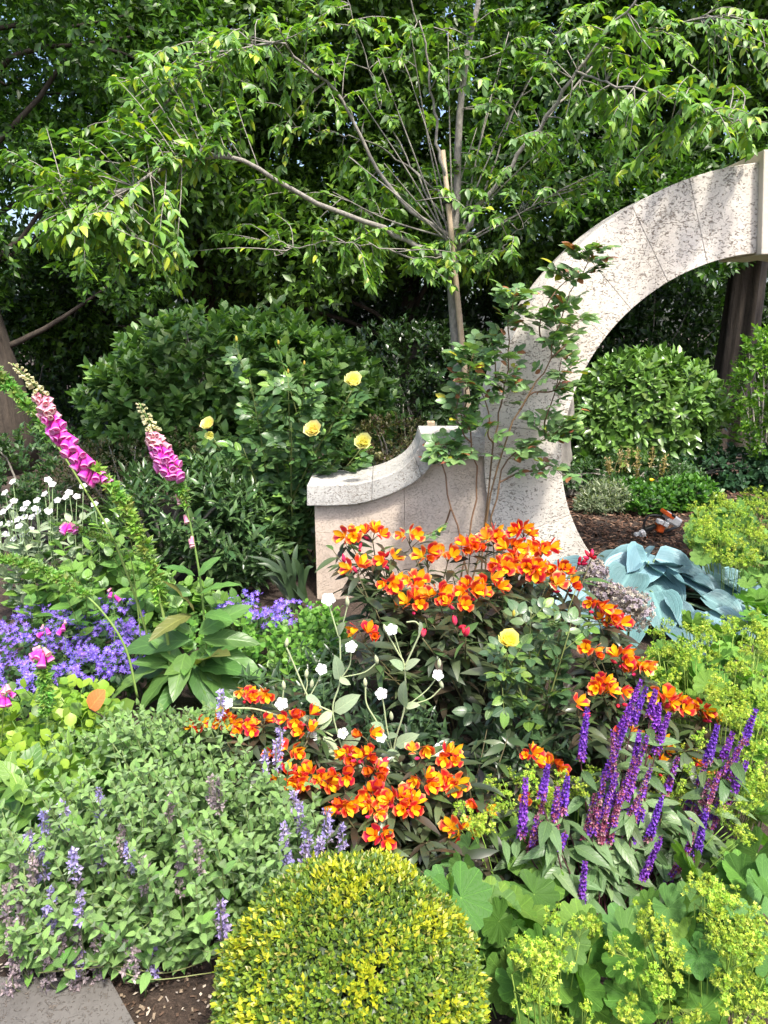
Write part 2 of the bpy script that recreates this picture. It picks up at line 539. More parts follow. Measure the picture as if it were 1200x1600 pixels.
def chips():
    # bark mulch on the path behind and beside the hosta, stones and litter on the near soil
    t = dict(V=np.array([(-.5, -.5, 0), (.5, -.42, .05), (.45, .5, .12), (-.42, .46, .02), (-.1, 0, .35), (.2, .1, .3)], float),
             F=np.array([(0, 1, 4), (1, 5, 4), (1, 2, 5), (2, 3, 5), (3, 4, 5), (3, 0, 4)]), C=np.ones((6, 3)), U=np.zeros((6, 2)))
    mb = MB()
    n = 15000
    px = rnd(n, 0.7, 3.9); py = rnd(n, 3.6, 8.0)
    pos = np.stack([px, py, gz(px, py) - 0.012 + rnd(n, 0, .012)], 1)
    d = rdir(n) * [1, 1, .25]; nn = np.array([0, 0, 1.0]) + 0.4 * rdir(n)
    pal = np.array([(0.09, 0.05, 0.032), (0.05, 0.028, 0.018), (0.16, 0.09, 0.058), (0.26, 0.17, 0.115), (0.03, 0.018, 0.012)])
    c = pal[RS.choice(5, n, p=[.35, .25, .22, .08, .10])] * rnd(n, .7, 1.3)[:, None]
    scatter(mb, t, pos, frame(d, nn), np.stack([rnd(n, .008, .022), rnd(n, .02, .06), rnd(n, .01, .02)], 1), c)
    tag(obj('bark_mulch', mb, CHIP, smooth=False), 'loose brown bark chips covering the soil beyond the arch', 'mulch', kind='stuff')
    mb = MB()
    n = 9500
    px = rnd(n, -1.3, 0.9); py = rnd(n, 0.8, 1.9)
    pos = np.stack([px, py, gz(px, py) - 0.016 + rnd(n, 0, .006)], 1)
    d = rdir(n) * [1, 1, .2]; nn = np.array([0, 0, 1.0]) + 0.5 * rdir(n)
    pal = np.array([(0.10, 0.065, 0.045), (0.22, 0.17, 0.12), (0.45, 0.38, 0.30), (0.05, 0.035, 0.025), (0.30, 0.26, 0.22)])
    c = pal[RS.choice(5, n, p=[.30, .18, .09, .31, .12])]
    scatter(mb, t, pos, frame(d, nn), np.stack([rnd(n, .003, .009), rnd(n, .004, .015), rnd(n, .004, .010)], 1), c)
    tag(obj('soil_crumbs', mb, CHIP, smooth=False), 'stony crumbs and litter on the bare soil beside the paving', 'soil', kind='stuff')
chips()
def paving():
    root = tag(bpy.data.objects.new('paving', None), kind='structure')
    COL.objects.link(root)
    a, b = G(172, 1533, .03), G(232, 1640, .03)
    e = unit(b - a); f = unit(G(0, 1530, .03) - a)
    for k in range(2):
        o = a + e * (k * 0.62) - e * 0.0
        w, h = 0.9, 0.61
        c = [o, o + e * h, o + e * h + f * w, o + f * w]
        mb = MB()
        top = np.array([p + [0, 0, .0] for p in c]); cen = top.mean(0)
        ins = cen + (top - cen) * 0.985; ins[:, 2] += 0.006
        bot = top.copy(); bot[:, 2] = -0.06
        V = np.concatenate([ins, top, bot])
        i = np.arange(4); j = (i + 1) % 4
        mb.add(V, [np.array([[0, 1, 2, 3]]), np.stack([i, j, j + 4, i + 4], 1), np.stack([i + 4, j + 4, j + 8, i + 8], 1)])
        obj('paving_slab', mb, PAVE, root, smooth=False)
paving()

# ------------------------------------------------------------------ moon-gate arch and wall
AX, AZ, RI, RO, AY, AT = 2.03, 0.875, 1.033, 1.468, 3.9, 0.40
def arch():
    root = thing('moon_gate_arch', 'pale pitted travertine moon gate arch with a carved projecting keystone', 'arch', (AX, AY + AT / 2, 0))
    js = [4.7, 18.9, 31.0, 43.7, 54.0, 69.5, 85.0, 97.0, 112.0, 134.0]
    for side in (-1, 1):
        for a0, a1 in zip(js[:-1], js[1:]):
            g0 = math.degrees(0.0010 / RO)
            A = np.radians(np.linspace(a0 + g0, a1 - g0, 9))
            o = [(AX + side * RO * math.sin(t), AZ + RO * math.cos(t)) for t in A]
            i = [(AX + side * RI * math.sin(t), AZ + RI * math.cos(t)) for t in A]
            poly = o + i[::-1]
            if side == -1: poly = poly[::-1]
            mb = MB()
            dy = RS.uniform(-.002, .002)
            poly = np.array(poly[::-1])
            # chamfer: small inset front ring
            prism(mb, poly, AY + dy, AY + AT)
            obj('voussoir', mb, TRAV, root, smooth=False)
    mb = MB()
    h = lambda r, a: (AX + r * math.sin(math.radians(a)), AZ + r * math.cos(math.radians(a)))
    poly = [h(RI - .012, -4.6), h(RI - .012, 0), h(RI - .012, 4.6), h(RO + .05, 5.2), h(RO + .05, -5.2)]
    prism(mb, poly, AY - 0.045, AY + AT + 0.045)
    ks = obj('keystone', mb, KEYS, root, smooth=False)
    mb = MB()
    for r, tr in ((0.062, .006), (0.046, .005)):
        A = np.linspace(0, 2 * PI, 33)
        tube(mb, np.stack([AX + r * np.cos(A), np.full(33, AY - .046), AZ + 1.24 + r * np.sin(A)], 1), tr, 6, cap=False)
    obj('carved_ring', mb, KEYS, ks)
    mb = MB()     # mortar core so joints read as recessed, not open
    A = np.radians(np.linspace(-134, 134, 90))
    o = [(AX + (RO - .006) * math.sin(t), AZ + (RO - .006) * math.cos(t)) for t in A]
    i = [(AX + (RI + .006) * math.sin(t), AZ + (RI + .006) * math.cos(t)) for t in A]
    for k in range(89):
        prism(mb, [o[k], o[k + 1], i[k + 1], i[k]][::-1], AY + .008, AY + AT - .008)
    obj('mortar', mb, plain('mortar', (0.44, 0.40, 0.35), 0.95), root, smooth=False)
arch()

WY = 3.93
def wall():
    root = thing('garden_wall', 'low pink limestone wing wall with a swept weathered grey coping', 'wall', (0.1, WY + .15, 0))
    # underside curve of the coping in metres (x, z) traced on the wall plane
    lo = [P(x, y, WY - .03) for x, y in ((480, 789), (520, 789), (560, 786), (600, 775), (640, 757), (664, 738), (680, 718), (690, 713))]
    hi = [P(x, y, WY - .03) for x, y in ((480, 757), (520, 757), (560, 754), (600, 744), (632, 727), (650, 706), (657, 686), (659, 681))]
    lo = bez(lo, 26)[:, [0, 2]]; hi = bez(hi, 26)[:, [0, 2]]
    xr = 0.56
    zl, zh = lo[-1][1], hi[-1][1]
    mb = MB()
    L = np.concatenate([lo, [(xr, zl)]]); H = np.concatenate([hi, [(xr, zh)]])
    # coping as strips, each its own length of stone
    cuts = [0, 9, 17, 23, 26]
    for c0, c1 in zip(cuts[:-1], cuts[1:]):
        mb = MB()
        a, b = L[c0:c1 + 1].copy(), H[c0:c1 + 1].copy()
        if c0: a[0] += (a[1] - a[0]) * 0.02; b[0] += (b[1] - b[0]) * 0.02
        poly = np.concatenate([a, b[::-1]])
        prism(mb, poly, WY - .05, WY + .37)
        obj('coping_stone', mb, COPE, root, smooth=False)
    xl = P(493, 850, WY)[0]
    z1, z2 = P(500, 832, WY)[2], P(500, 937, WY)[2]
    vx = [xl, P(632, 800, WY)[0], 0.62]
    def ring_x(z):           # face meets the arch ring
        d = RO ** 2 - (z - AZ) ** 2
        return AX - math.sqrt(max(d, 0)) + .03
    def under(x):
        return float(np.interp(x, L[:, 0], L[:, 1]))
    g = .0008
    # top course
    xs = np.linspace(vx[0], vx[1] - g, 14)
    mb = MB(); prism(mb, [(xs[0], z1 + g), (xs[-1], z1 + g)] + [(x, under(x) - .001) for x in xs[::-1]], WY, WY + .32); obj('wall_block', mb, PINK, root, smooth=False)
    xs = np.linspace(vx[1] + g, 0.60, 14)
    mb = MB(); prism(mb, [(xs[0], z1 + g), (ring_x(z1), z1 + g)] + [(x, under(x) - .001) for x in xs[::-1]], WY, WY + .32); obj('wall_block', mb, PINK, root, smooth=False)
    mid = P(580, 880, WY)[0]
    for a, b in ((vx[0], mid), (mid, 0.72)):
        mb = MB(); prism(mb, [(a + g, z2 + g), (b - g, z2 + g), (b - g, z1 - g), (a + g, z1 - g)], WY, WY + .32); obj('wall_block', mb, PINK, root, smooth=False)
    for a, b in ((vx[0], vx[1]), (vx[1], 0.76)):
        mb = MB(); prism(mb, [(a + g, -.25), (b - g, -.25), (b - g, z2 - g), (a + g, z2 - g)], WY, WY + .32); obj('wall_block', mb, PINK, root, smooth=False)
    # small wooden peg behind the coping
    r2 = thing('wooden_post', 'short square wooden post top showing above the wall coping', 'post', P(673, 670, 4.45) * [1, 1, 0])
    mb = MB(); c = P(673, 668, 4.45); rbox(mb, (c[0], c[1], .45), (.05, .05, 2 * (c[2] + .04 - .45)))
    obj('post', mb, STAKE, r2, smooth=False)
wall()

# ------------------------------------------------------------------ foliage generators
def palette(cols, n, jit=0.18, w=None):
    cols = np.array(cols, float)
    idx = RS.choice(len(cols), n, p=w)
    c = cols[idx] * (1 + jit * RS.randn(n))[:, None].clip(0.5, 1.6)
    return c.clip(0.003, 1), idx
def lobes_surface(lobes, n, rmin=0.72, bump=0.12, holes=0.0, up_bias=0.0, zmin=0.02):
    lobes = [(np.asarray(c, float), np.asarray(r, float) * np.ones(3)) for c, r in lobes]
    area = np.array([(r[0] * r[1] + r[1] * r[2] + r[0] * r[2]) for c, r in lobes])
    k = RS.choice(len(lobes), int(n * 1.6), p=area / area.sum())
    cs = np.array([c for c, r in lobes])[k]; rs = np.array([r for c, r in lobes])[k]
    d = rdir(len(k))
    d[:, 2] += up_bias * RS.rand(len(k)); d = unit(d)
    ph = np.sin(d @ np.array([5.1, 3.3, -2.2]) * 2.2 + k * 1.7) * 0.5 + np.sin(d @ np.array([-3.7, 6.1, 4.4]) * 2.0 + k) * 0.5
    rr = (1 - (1 - rmin) * RS.rand(len(k)) ** 1.8) * (1 + bump * ph)
    pos = cs + d * rs * rr[:, None]
    ok = pos[:, 2] > zmin
    for c, r in lobes:
        q = (((pos - c) / r) ** 2).sum(1)
        ok &= ~(q < 0.45)
    if holes > 0:
        h = np.sin(pos @ np.array([4.1, 2.7, 3.9]) * 1.6) + np.sin(pos @ np.array([-3.1, 4.3, 5.1]) * 1.5 + 1.3) + np.sin(pos @ np.array([7.1, -3.3, -6.1]) * 1.3)
        ok &= (h + RS.randn(len(h)) * .25) > (-3 + 6 * holes * 0.6)
    nrm = unit(d / rs)
    return pos[ok][:n], nrm[ok][:n]
def sprays(tips, axes, k, twig, spread=0.9, jitter=0.25, droop=0.0):
    """leaves in spirals round short twig ends"""
    N = len(tips)
    ax = unit(axes)
    side = unit(np.cross(ax, rdir(N))); s2 = np.cross(ax, side)
    i = np.arange(k)
    ph = i[None] * 2.4 + RS.rand(N, 1) * 6.28
    t = (i / max(k - 1, 1))[None]
    lat = np.cos(ph)[..., None] * side[:, None] + np.sin(ph)[..., None] * s2[:, None]
    sp = spread * (1.15 - 0.75 * t)
    d = ax[:, None] * np.cos(sp)[..., None] + lat * np.sin(sp)[..., None]
    d = d + jitter * RS.randn(N, k, 3) * 0.6
    d[..., 2] -= droop
    d = unit(d)
    pos = tips[:, None] - ax[:, None] * (twig * (1 - t))[..., None] * 1.0
    n = ax[:, None] * 1.0 - lat * 0.2 + np.array([0, 0, .45]) + 0.25 * RS.randn(N, k, 3)
    return pos.reshape(-1, 3), d.reshape(-1, 3), n.reshape(-1, 3)
VAR = {}
def leaf_parts(parent, name, tmpl, pos, d, n, scl, cols, mat, limit, stuff='foliage', w=None, jit=0.18, key=None, force=None):
    """the leaves that show largest become parts that share mesh data, the rest one joined mesh"""
    N = len(pos)
    c, idx = palette(cols, N, jit, w)
    if force is not None:
        j, msk = force; idx = np.where(msk, j, idx); c = np.where(msk[:, None], np.array(cols[j]) * rnd(N, .8, 1.2)[:, None], c)
    R = frame(d, n)
    scl = np.asarray(scl, float) * np.ones(N)
    if limit > 0:
        px, py, dep = project(pos)
        vis = (px > -20) & (px < 1220) & (py > -20) & (py < 1620)
        score = scl / dep + 0.0 * dep
        score = np.where(vis, 1.0 / dep * (0.5 + scl / scl.max()), -1)
        order = np.argsort(-score)
        pick = order[:limit]; pick = pick[score[pick] > 0]
        rest = np.setdiff1d(np.arange(N), pick)
        key = key or parent.name + name
        mes = []
        for j, col in enumerate(cols):
            mb = MB(); mb.tm(tmpl, col); mes.append(mb.mesh(name, mat))
        for q in pick:
            inst(name, mes[idx[q]], M4(R[q], scl[q], pos[q]), parent)
    else:
        rest = np.arange(N)
    if len(rest):
        mb = MB()
        scatter(mb, tmpl, pos[rest], R[rest], scl[rest], c[rest])
        obj(stuff, mb, mat, parent, kind='stuff')
def twigs(mb, base, tips, r0, r1, n=5, col=(1, 1, 1), sides=4, sag=0.0, wob=0.03):
    base = np.asarray(base, float)
    for i, t in enumerate(tips):
        b = base if base.ndim == 1 else base[i]
        L = np.linalg.norm(t - b)
        m1 = b + (t - b) * .35 + np.array([0, 0, .12 * L]) + RS.randn(3) * wob * L
        m2 = b + (t - b) * .7 + np.array([0, 0, .10 * L - sag]) + RS.randn(3) * wob * L
        tube(mb, bez([b, m1, m2, t], n), (r0, r1), sides, col)
LEAF4 = tm_leaf(.5, .6, .9, m=1, fold=.3, curl=.15)
LEAFR = tm_leaf(.62, .55, .75, m=2, fold=.2, curl=.15)
LANCE = tm_leaf(.28, .7, 1.0, m=2, fold=.35, curl=.25)
def shrub(name, label, cat, lobes, ntips, k, leaf, twig, cols, tm=LEAF4, mat=LM, limit=0, spread=0.95, base=None, w=None, holes=0.0, rmin=0.72, bump=.12, up=0.5, droop=0.0, stem=BARK, nst=14, inner=True, jit=.2, axis_out=0.8):
    lobes = [(np.asarray(c, float), np.asarray(r, float) * np.ones(3)) for c, r in lobes]
    if base is None:
        base = lobes[0][0] * [1, 1, 0]
    root = thing(name, label, cat, base)
    tips, nrm = lobes_surface(lobes, ntips, rmin, bump, holes)
    ax = nrm * axis_out + np.array([0, 0, up]) + 0.45 * rdir(len(tips))
    pos, d, n = sprays(tips, ax, k, twig, spread, droop=droop)
    leaf_parts(root, 'leaf', tm, pos, d, n, leaf * rnd(len(pos), .65, 1.25), cols, mat, limit, 'foliage', w, jit)
    mb = MB()
    sel = tips[RS.choice(len(tips), min(nst, len(tips)), replace=False)]
    twigs(mb, np.asarray(base, float), sel, .014, .004, 6)
    obj('branches', mb, stem, root, kind='stuff')
    return root

# ------------------------------------------------------------------ background trees
def big_tree(name, label, trunk, lobes, ntips, k, leaf, cols, trunk_r, height, mat=LM, w=None, holes=0.0, lean=(0, 0), fl=False, tm=LEAF4, bump=.2, limbs=True):
    root = thing(name, label, 'tree', (trunk[0], trunk[1], 0))
    b = np.array([trunk[0], trunk[1], -.05])
    pts = bez([b, b + [lean[0] * .3, lean[1] * .3, height * .33], b + [lean[0] * .7, lean[1] * .7, height * .66], b + [lean[0], lean[1], height]], 14)
    mb = MB()
    if fl:      # fluted old trunk
        sides = 40
        A = np.linspace(0, 2 * PI, sides, endpoint=False)
        rad = np.linspace(trunk_r, trunk_r * .75, 14)
        rad[:3] *= [1.35, 1.15, 1.05]
        V = []
        for q, r in zip(pts, rad):
            f = 1 + .24 * np.cos(5 * A + q[2] * .25) + .13 * np.cos(9 * A - q[2] * .5 + 1) + .05 * np.cos(17 * A)
            V.append(np.stack([q[0] + r * f * np.cos(A), q[1] + r * f * np.sin(A), np.full(sides, q[2])], 1))
        V = np.concatenate(V)
        i = np.arange(13)[:, None] * sides; j = np.arange(sides)[None]; j2 = (j + 1) % sides
        mb.add(V, [np.stack([i + j, i + j2, i + sides + j2, i + sides + j], -1).reshape(-1, 4)])
    else:
        tube(mb, pts, np.interp(np.linspace(0, 1, 14), [0, .16, .3, 1], [trunk_r * 1.05, trunk_r * .95, trunk_r * .5, trunk_r * .3]) if trunk_r > .3 else np.linspace(trunk_r, trunk_r * .45, 14), 16)
    obj('trunk', mb, BARKD, root)
    if limbs:
        for c, r in lobes:
            mb = MB()
            z = min(max(c[2] - .8, height * .25), height * .95)
            s = pts[np.argmin(abs(pts[:, 2] - z))]
            twigs(mb, s, [np.asarray(c)], min(trunk_r * .22, .035), .008, 7, sides=6, wob=.07)
            obj('limb', mb, BARKD, root)
    tips, nrm = lobes_surface(lobes, ntips, .6, bump, holes)
    ax = nrm * .7 + np.array([0, 0, .25]) + .6 * rdir(len(tips))
    pos, d, n = sprays(tips, ax, k, leaf * 2.2, 1.0, droop=.25)
    c, idx = palette(cols, len(pos), .25, w)
    mb = MB()
    scatter(mb, tm, pos, frame(d, n), leaf * rnd(len(pos), .6, 1.3), c)
    obj('crown', mb, mat, root, kind='stuff')
    return root
def region_lobes(x0, x1, y0, y1, Y, dY, n, r0, r1):
    out = []
    for i in range(n):
        px = RS.uniform(x0, x1); py = RS.uniform(y0, y1)
        c = P(px, py, Y + RS.uniform(-dY, dY))
        r = RS.uniform(r0, r1)
        out.append((c, np.array([r * 1.15, r, r * .8])))
    return out
BG = [(0.045, 0.115, 0.018), (0.065, 0.16, 0.022), (0.028, 0.075, 0.014), (0.10, 0.21, 0.03), (0.035, 0.09, 0.03)]
def background():
    spec = [
        ('evergreen_tree', 'tall broadleaf evergreen with a brown trunk beyond the foxgloves', (-6, 7.55), (-160, 260, -140, 470), 8.0, .7, 24, .55, .85, 3100, .10, .34, None),
        ('evergreen_tree', 'dense dark green tree behind the rounded leafy shrub', (330, 9.6), (180, 560, -160, 430), 8.6, .7, 22, .6, .9, 2900, .105, .16, None),
        ('evergreen_tree', 'bushy green tree directly behind the staked young tree', (640, 10.0), (480, 860, -160, 480), 9.0, .7, 22, .6, .95, 2900, .105, .15, None),
        ('evergreen_tree', 'leafy tree behind the rising curve of the stone arch', (900, 9.4), (790, 1080, -160, 430), 8.4, .8, 18, .55, .9, 2600, .10, .14, None),
        ('evergreen_tree', 'tall tree with a deeply fluted brown trunk seen through the arch', (1140, 9.3), (980, 1330, -180, 330), 8.8, .8, 20, .6, .95, 2600, .105, .205, True),
    ]
    for name, label, (tx, tY), (x0, x1, y0, y1), Y, dY, nl, r0, r1, nt_, lf, tr, fl in spec:
        lob = region_lobes(x0, x1, y0, y1, Y, dY, nl, r0, r1)
        if tx in (330, 640):
            lob += [(P(x_, y_, 9.6), np.array([.8, .6, .7])) for x_, y_ in ((470, 230), (540, 190), (510, 320), (430, 320), (590, 300), (560, 90), (430, 130), (120, 500), (60, 460))]
        t = P(tx, 640, tY)
        g = RS.uniform(.8, 1.35); h = RS.uniform(.85, 1.25); lf *= RS.uniform(.8, 1.1)
        big_tree(name, label, (t[0], tY), lob, int(nt_ * (1.55 + (.5 if tx in (330, 640) else 0))), 8, lf, [(a_ * g * h, b_ * g, c_ * g) for a_, b_, c_ in BG], tr, 5.6, fl=bool(fl), w=[.3, .27, .2, .1, .13], holes=.22)
    # low dark skirts and far wood
    mb = MB()
    far = []
    for i in range(98):
        px = -240 + 125 * (i % 14) + RS.uniform(-25, 25); py = -120 + 110 * (i // 14) + RS.uniform(-25, 25)
        c = P(px, py, RS.uniform(11.8, 13.4)); r = RS.uniform(.85, 1.15)
        far.append((c, np.array([r, r, r])))
    tips, nrm = lobes_surface(far, 13000, .4, .2, 0.0)
    pos, d, n = sprays(tips, nrm * .6 + .6 * rdir(len(tips)), 7, .3, 1.0, droop=.2)
    c, _ = palette([(0.03, 0.07, 0.014), (0.045, 0.10, 0.02), (0.02, 0.05, 0.012)], len(pos), .25)
    scatter(mb, LEAF4, pos, frame(d, n), .15 * rnd(len(pos), .6, 1.3), c)
    tag(obj('distant_wood', mb, LM), 'far dark mass of woodland foliage closing the garden', 'wood', kind='stuff')
background()
def understory():
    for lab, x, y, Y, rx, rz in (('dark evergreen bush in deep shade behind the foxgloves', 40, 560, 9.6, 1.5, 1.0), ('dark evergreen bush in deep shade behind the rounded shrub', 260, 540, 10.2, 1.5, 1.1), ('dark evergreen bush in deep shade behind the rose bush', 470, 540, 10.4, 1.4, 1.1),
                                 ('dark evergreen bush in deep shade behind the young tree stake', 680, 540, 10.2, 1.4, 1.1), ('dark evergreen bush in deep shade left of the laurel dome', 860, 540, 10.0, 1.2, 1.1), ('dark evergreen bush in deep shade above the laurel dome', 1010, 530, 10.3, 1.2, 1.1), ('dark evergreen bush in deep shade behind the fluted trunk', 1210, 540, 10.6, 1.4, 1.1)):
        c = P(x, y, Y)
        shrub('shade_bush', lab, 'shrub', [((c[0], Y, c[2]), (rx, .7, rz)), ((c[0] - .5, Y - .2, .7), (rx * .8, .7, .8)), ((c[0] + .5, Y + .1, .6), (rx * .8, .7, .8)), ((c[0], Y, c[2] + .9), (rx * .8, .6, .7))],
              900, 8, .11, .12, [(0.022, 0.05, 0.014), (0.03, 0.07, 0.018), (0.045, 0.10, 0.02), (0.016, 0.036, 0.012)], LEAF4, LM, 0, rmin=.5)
understory()
def boundary_hedge():
    root = thing('boundary_hedge', 'tall dark clipped hedge closing the garden behind the trees', 'hedge', (0, 11.4, 0))
    mb = MB()
    for x in np.arange(-9, 9.1, .35):
        tube(mb, bez([(x, 11.5 + RS.uniform(-.1, .1), -.05), (x + RS.uniform(-.15, .15), 11.5, 1.3), (x + RS.uniform(-.2, .2), 11.5, 2.6)], 6), (.03, .012), 5)
    obj('branches', mb, BARKD, root, kind='stuff')
    n = 26000
    pos = np.stack([rnd(n, -9, 9), 11.15 + rnd(n, 0, .8) ** 1.5, rnd(n, 0, 2.75)], 1)
    d = rdir(n) + [0, -.4, .2]
    c, _ = palette([(0.03, 0.065, 0.016), (0.04, 0.085, 0.02), (0.02, 0.045, 0.012)], n, .25)
    mb = MB(); scatter(mb, LEAF4, pos, frame(d, np.array([0, -.5, .6]) + .5 * RS.randn(n, 3)), .16 * rnd(n, .6, 1.2), c)
    obj('foliage', mb, LM, root, kind='stuff')
boundary_hedge()
# ------------------------------------------------------------------ middle-distance shrubs
def mound(px, py, Y, rx, ry, rz):
    c = P(px, py, Y)
    return (c, np.array([rx, ry, rz]))
def shrubs():
    SH = [(0.09, 0.18, 0.06), (0.065, 0.14, 0.052), (0.125, 0.225, 0.08), (0.18, 0.28, 0.12)]
    shrub('rounded_shrub', 'large rounded shrub of whorled mid green leaves behind the yellow roses', 'shrub',
          [mound(330, 575, 5.3, .75, .5, .42), mound(450, 600, 5.2, .62, .5, .5), mound(240, 640, 5.1, .5, .45, .45), mound(400, 690, 5.2, .9, .5, .5), mound(540, 640, 5.5, .4, .4, .4)],
          1700, 9, .085, .07, SH, tm_leaf(.56, .6, .8, m=2, fold=.25, curl=.15), LM, 260, w=[.35, .3, .25, .1], up=.7, rmin=.7)
    shrub('dark_hedge_shrub', 'dark glossy evergreen bush in shade behind the staked trunk', 'shrub',
          [mound(640, 600, 7.0, .8, .5, .6), mound(600, 660, 6.8, .7, .5, .6), mound(730, 620, 7.0, .6, .5, .6)],
          1100, 8, .075, .06, [(0.022, 0.05, 0.016), (0.03, 0.065, 0.02), (0.018, 0.035, 0.014)], LEAF4, LG, 0)
    shrub('variegated_shrub', 'small twiggy variegated shrub between the yellow roses and wall coping', 'shrub',
          [mound(615, 690, 4.9, .28, .25, .2), mound(600, 740, 4.9, .3, .25, .2)],
          700, 7, .028, .03, [(0.09, 0.10, 0.04), (0.20, 0.20, 0.12), (0.05, 0.055, 0.03), (0.11, 0.07, 0.06)], LEAF4, LM, 0, w=[.4, .2, .25, .15])
    shrub('heathery_shrub', 'low brownish grey twiggy shrub between the two foxglove spires', 'shrub',
          [mound(200, 735, 4.7, .38, .3, .26), mound(290, 720, 4.7, .25, .25, .22), mound(150, 745, 4.7, .25, .25, .22)],
          900, 7, .026, .03, [(0.09, 0.09, 0.05), (0.16, 0.14, 0.10), (0.05, 0.06, 0.03), (0.07, 0.10, 0.05)], LEAF4, LM, 0)
    shrub('leafy_shrub', 'low green leafy shrub beside the shaded trunk', 'shrub',
          [mound(60, 730, 5.0, .45, .35, .32), mound(-20, 760, 5.0, .4, .35, .35), mound(110, 770, 4.8, .35, .3, .25)],
          600, 8, .05, .05, [(0.05, 0.11, 0.045), (0.035, 0.085, 0.035), (0.08, 0.15, 0.06)], LEAF4, LM, 0)
    shrub('lance_leaved_shrub', 'dark shrub with narrow pointed leaves behind the foxglove rosette', 'shrub',
          [mound(250, 800, 4.0, .3, .3, .3), mound(330, 810, 3.95, .3, .25, .34), mound(380, 840, 3.95, .22, .22, .3), mound(200, 850, 3.9, .3, .25, .25)],
          420, 9, .085, .12, [(0.055, 0.12, 0.05), (0.04, 0.095, 0.042), (0.08, 0.155, 0.07)], LANCE, LG, 220, up=.9)
    # beyond the arch
    shrub('laurel_dome', 'clipped laurel dome of glossy pale green leaves seen through the arch', 'shrub',
          [mound(1005, 650, 7.2, .80, .6, .66), mound(960, 690, 7.1, .55, .5, .5)],
          1150, 8, .105, .07, [(0.10, 0.185, 0.045), (0.07, 0.14, 0.036), (0.14, 0.245, 0.07)], tm_leaf(.42, .7, .8, m=2, fold=.25, curl=.12), LG, 300, up=.12, rmin=.86, bump=.05, spread=1.3, axis_out=1.3)
    shrub('golden_shrub', 'bright yellow green leafy shrub beside the fluted trunk', 'shrub',
          [mound(1210, 600, 6.6, .42, .35, .45), mound(1230, 660, 6.6, .5, .35, .4), mound(1200, 540, 6.7, .25, .25, .2)],
          520, 8, .06, .07, [(0.10, 0.22, 0.025), (0.07, 0.17, 0.02), (0.15, 0.28, 0.035)], LEAF4, LM, 0)
    shrub('ground_cover_bank', 'low dark green leafy bank under the fluted trunk', 'ground cover',
          [mound(1050, 740, 6.9, .55, .3, .2), mound(1140, 738, 6.7, .6, .3, .25), mound(1230, 740, 6.6, .5, .3, .28)],
          700, 7, .06, .05, [(0.035, 0.095, 0.05), (0.025, 0.07, 0.035), (0.05, 0.13, 0.07)], LEAFR, LM, 0)
    shrub('silver_artemisia', 'silvery grey feathery plant at the foot of the stone pedestal', 'plant',
          [mound(945, 775, 5.9, .2, .2, .15), mound(925, 790, 5.8, .15, .15, .12)],
          420, 9, .04, .06, [(0.20, 0.26, 0.20), (0.13, 0.19, 0.14), (0.28, 0.33, 0.28)], LANCE, LM, 0, up=.9)
    shrub('geranium_clump', 'bright green leafy clump on the mulch beyond the arch', 'plant',
          [mound(1020, 785, 5.9, .3, .22, .13), mound(1070, 770, 6.0, .28, .22, .15), mound(985, 770, 6.2, .25, .2, .13), mound(1100, 780, 6.0, .14, .15, .12)],
          520, 8, .05, .05, [(0.07, 0.19, 0.03), (0.10, 0.23, 0.05), (0.05, 0.13, 0.04)], LEAFR, LM, 0, up=.9)
    shrub('catmint_clump', 'dull green bushy clump in front of the laurel dome', 'plant',
          [mound(985, 735, 6.5, .5, .25, .16), mound(920, 745, 6.4, .3, .25, .15), mound(1050, 745, 6.4, .3, .25, .14)],
          520, 8, .045, .05, [(0.05, 0.12, 0.05), (0.07, 0.15, 0.07), (0.035, 0.08, 0.035)], LEAF4, LM, 0, up=.9)
    # spent tan flower stalks in front of the laurel
    b = G(1000, 768)
    root = thing('dried_grass_tuft', 'tan dried flower stalks standing before the laurel dome', 'grass tuft', b)
    for i in range(9):
        x = RS.uniform(950, 1035)
        p0 = P(x, 770, 6.3) * [1, 1, 0]; p1 = P(x + RS.uniform(-12, 18), RS.uniform(700, 725), 6.3)
        mb = MB(); q = bez([p0, (p0 + p1) / 2 + RS.randn(3) * .02, p1], 7); tube(mb, q, (.003, .002), 4, (.35, .28, .16))
        k = 50; t = rnd(k, .55, 1)[:, None]; pos = p0 + (p1 - p0) * t + RS.randn(k, 3) * .012
        scatter(mb, LEAF4, pos, frame(rdir(k) + [0, 0, .6], rdir(k)), .03, np.array((.36, .29, .18)))
        obj('stalk', mb, LM, root)
shrubs()

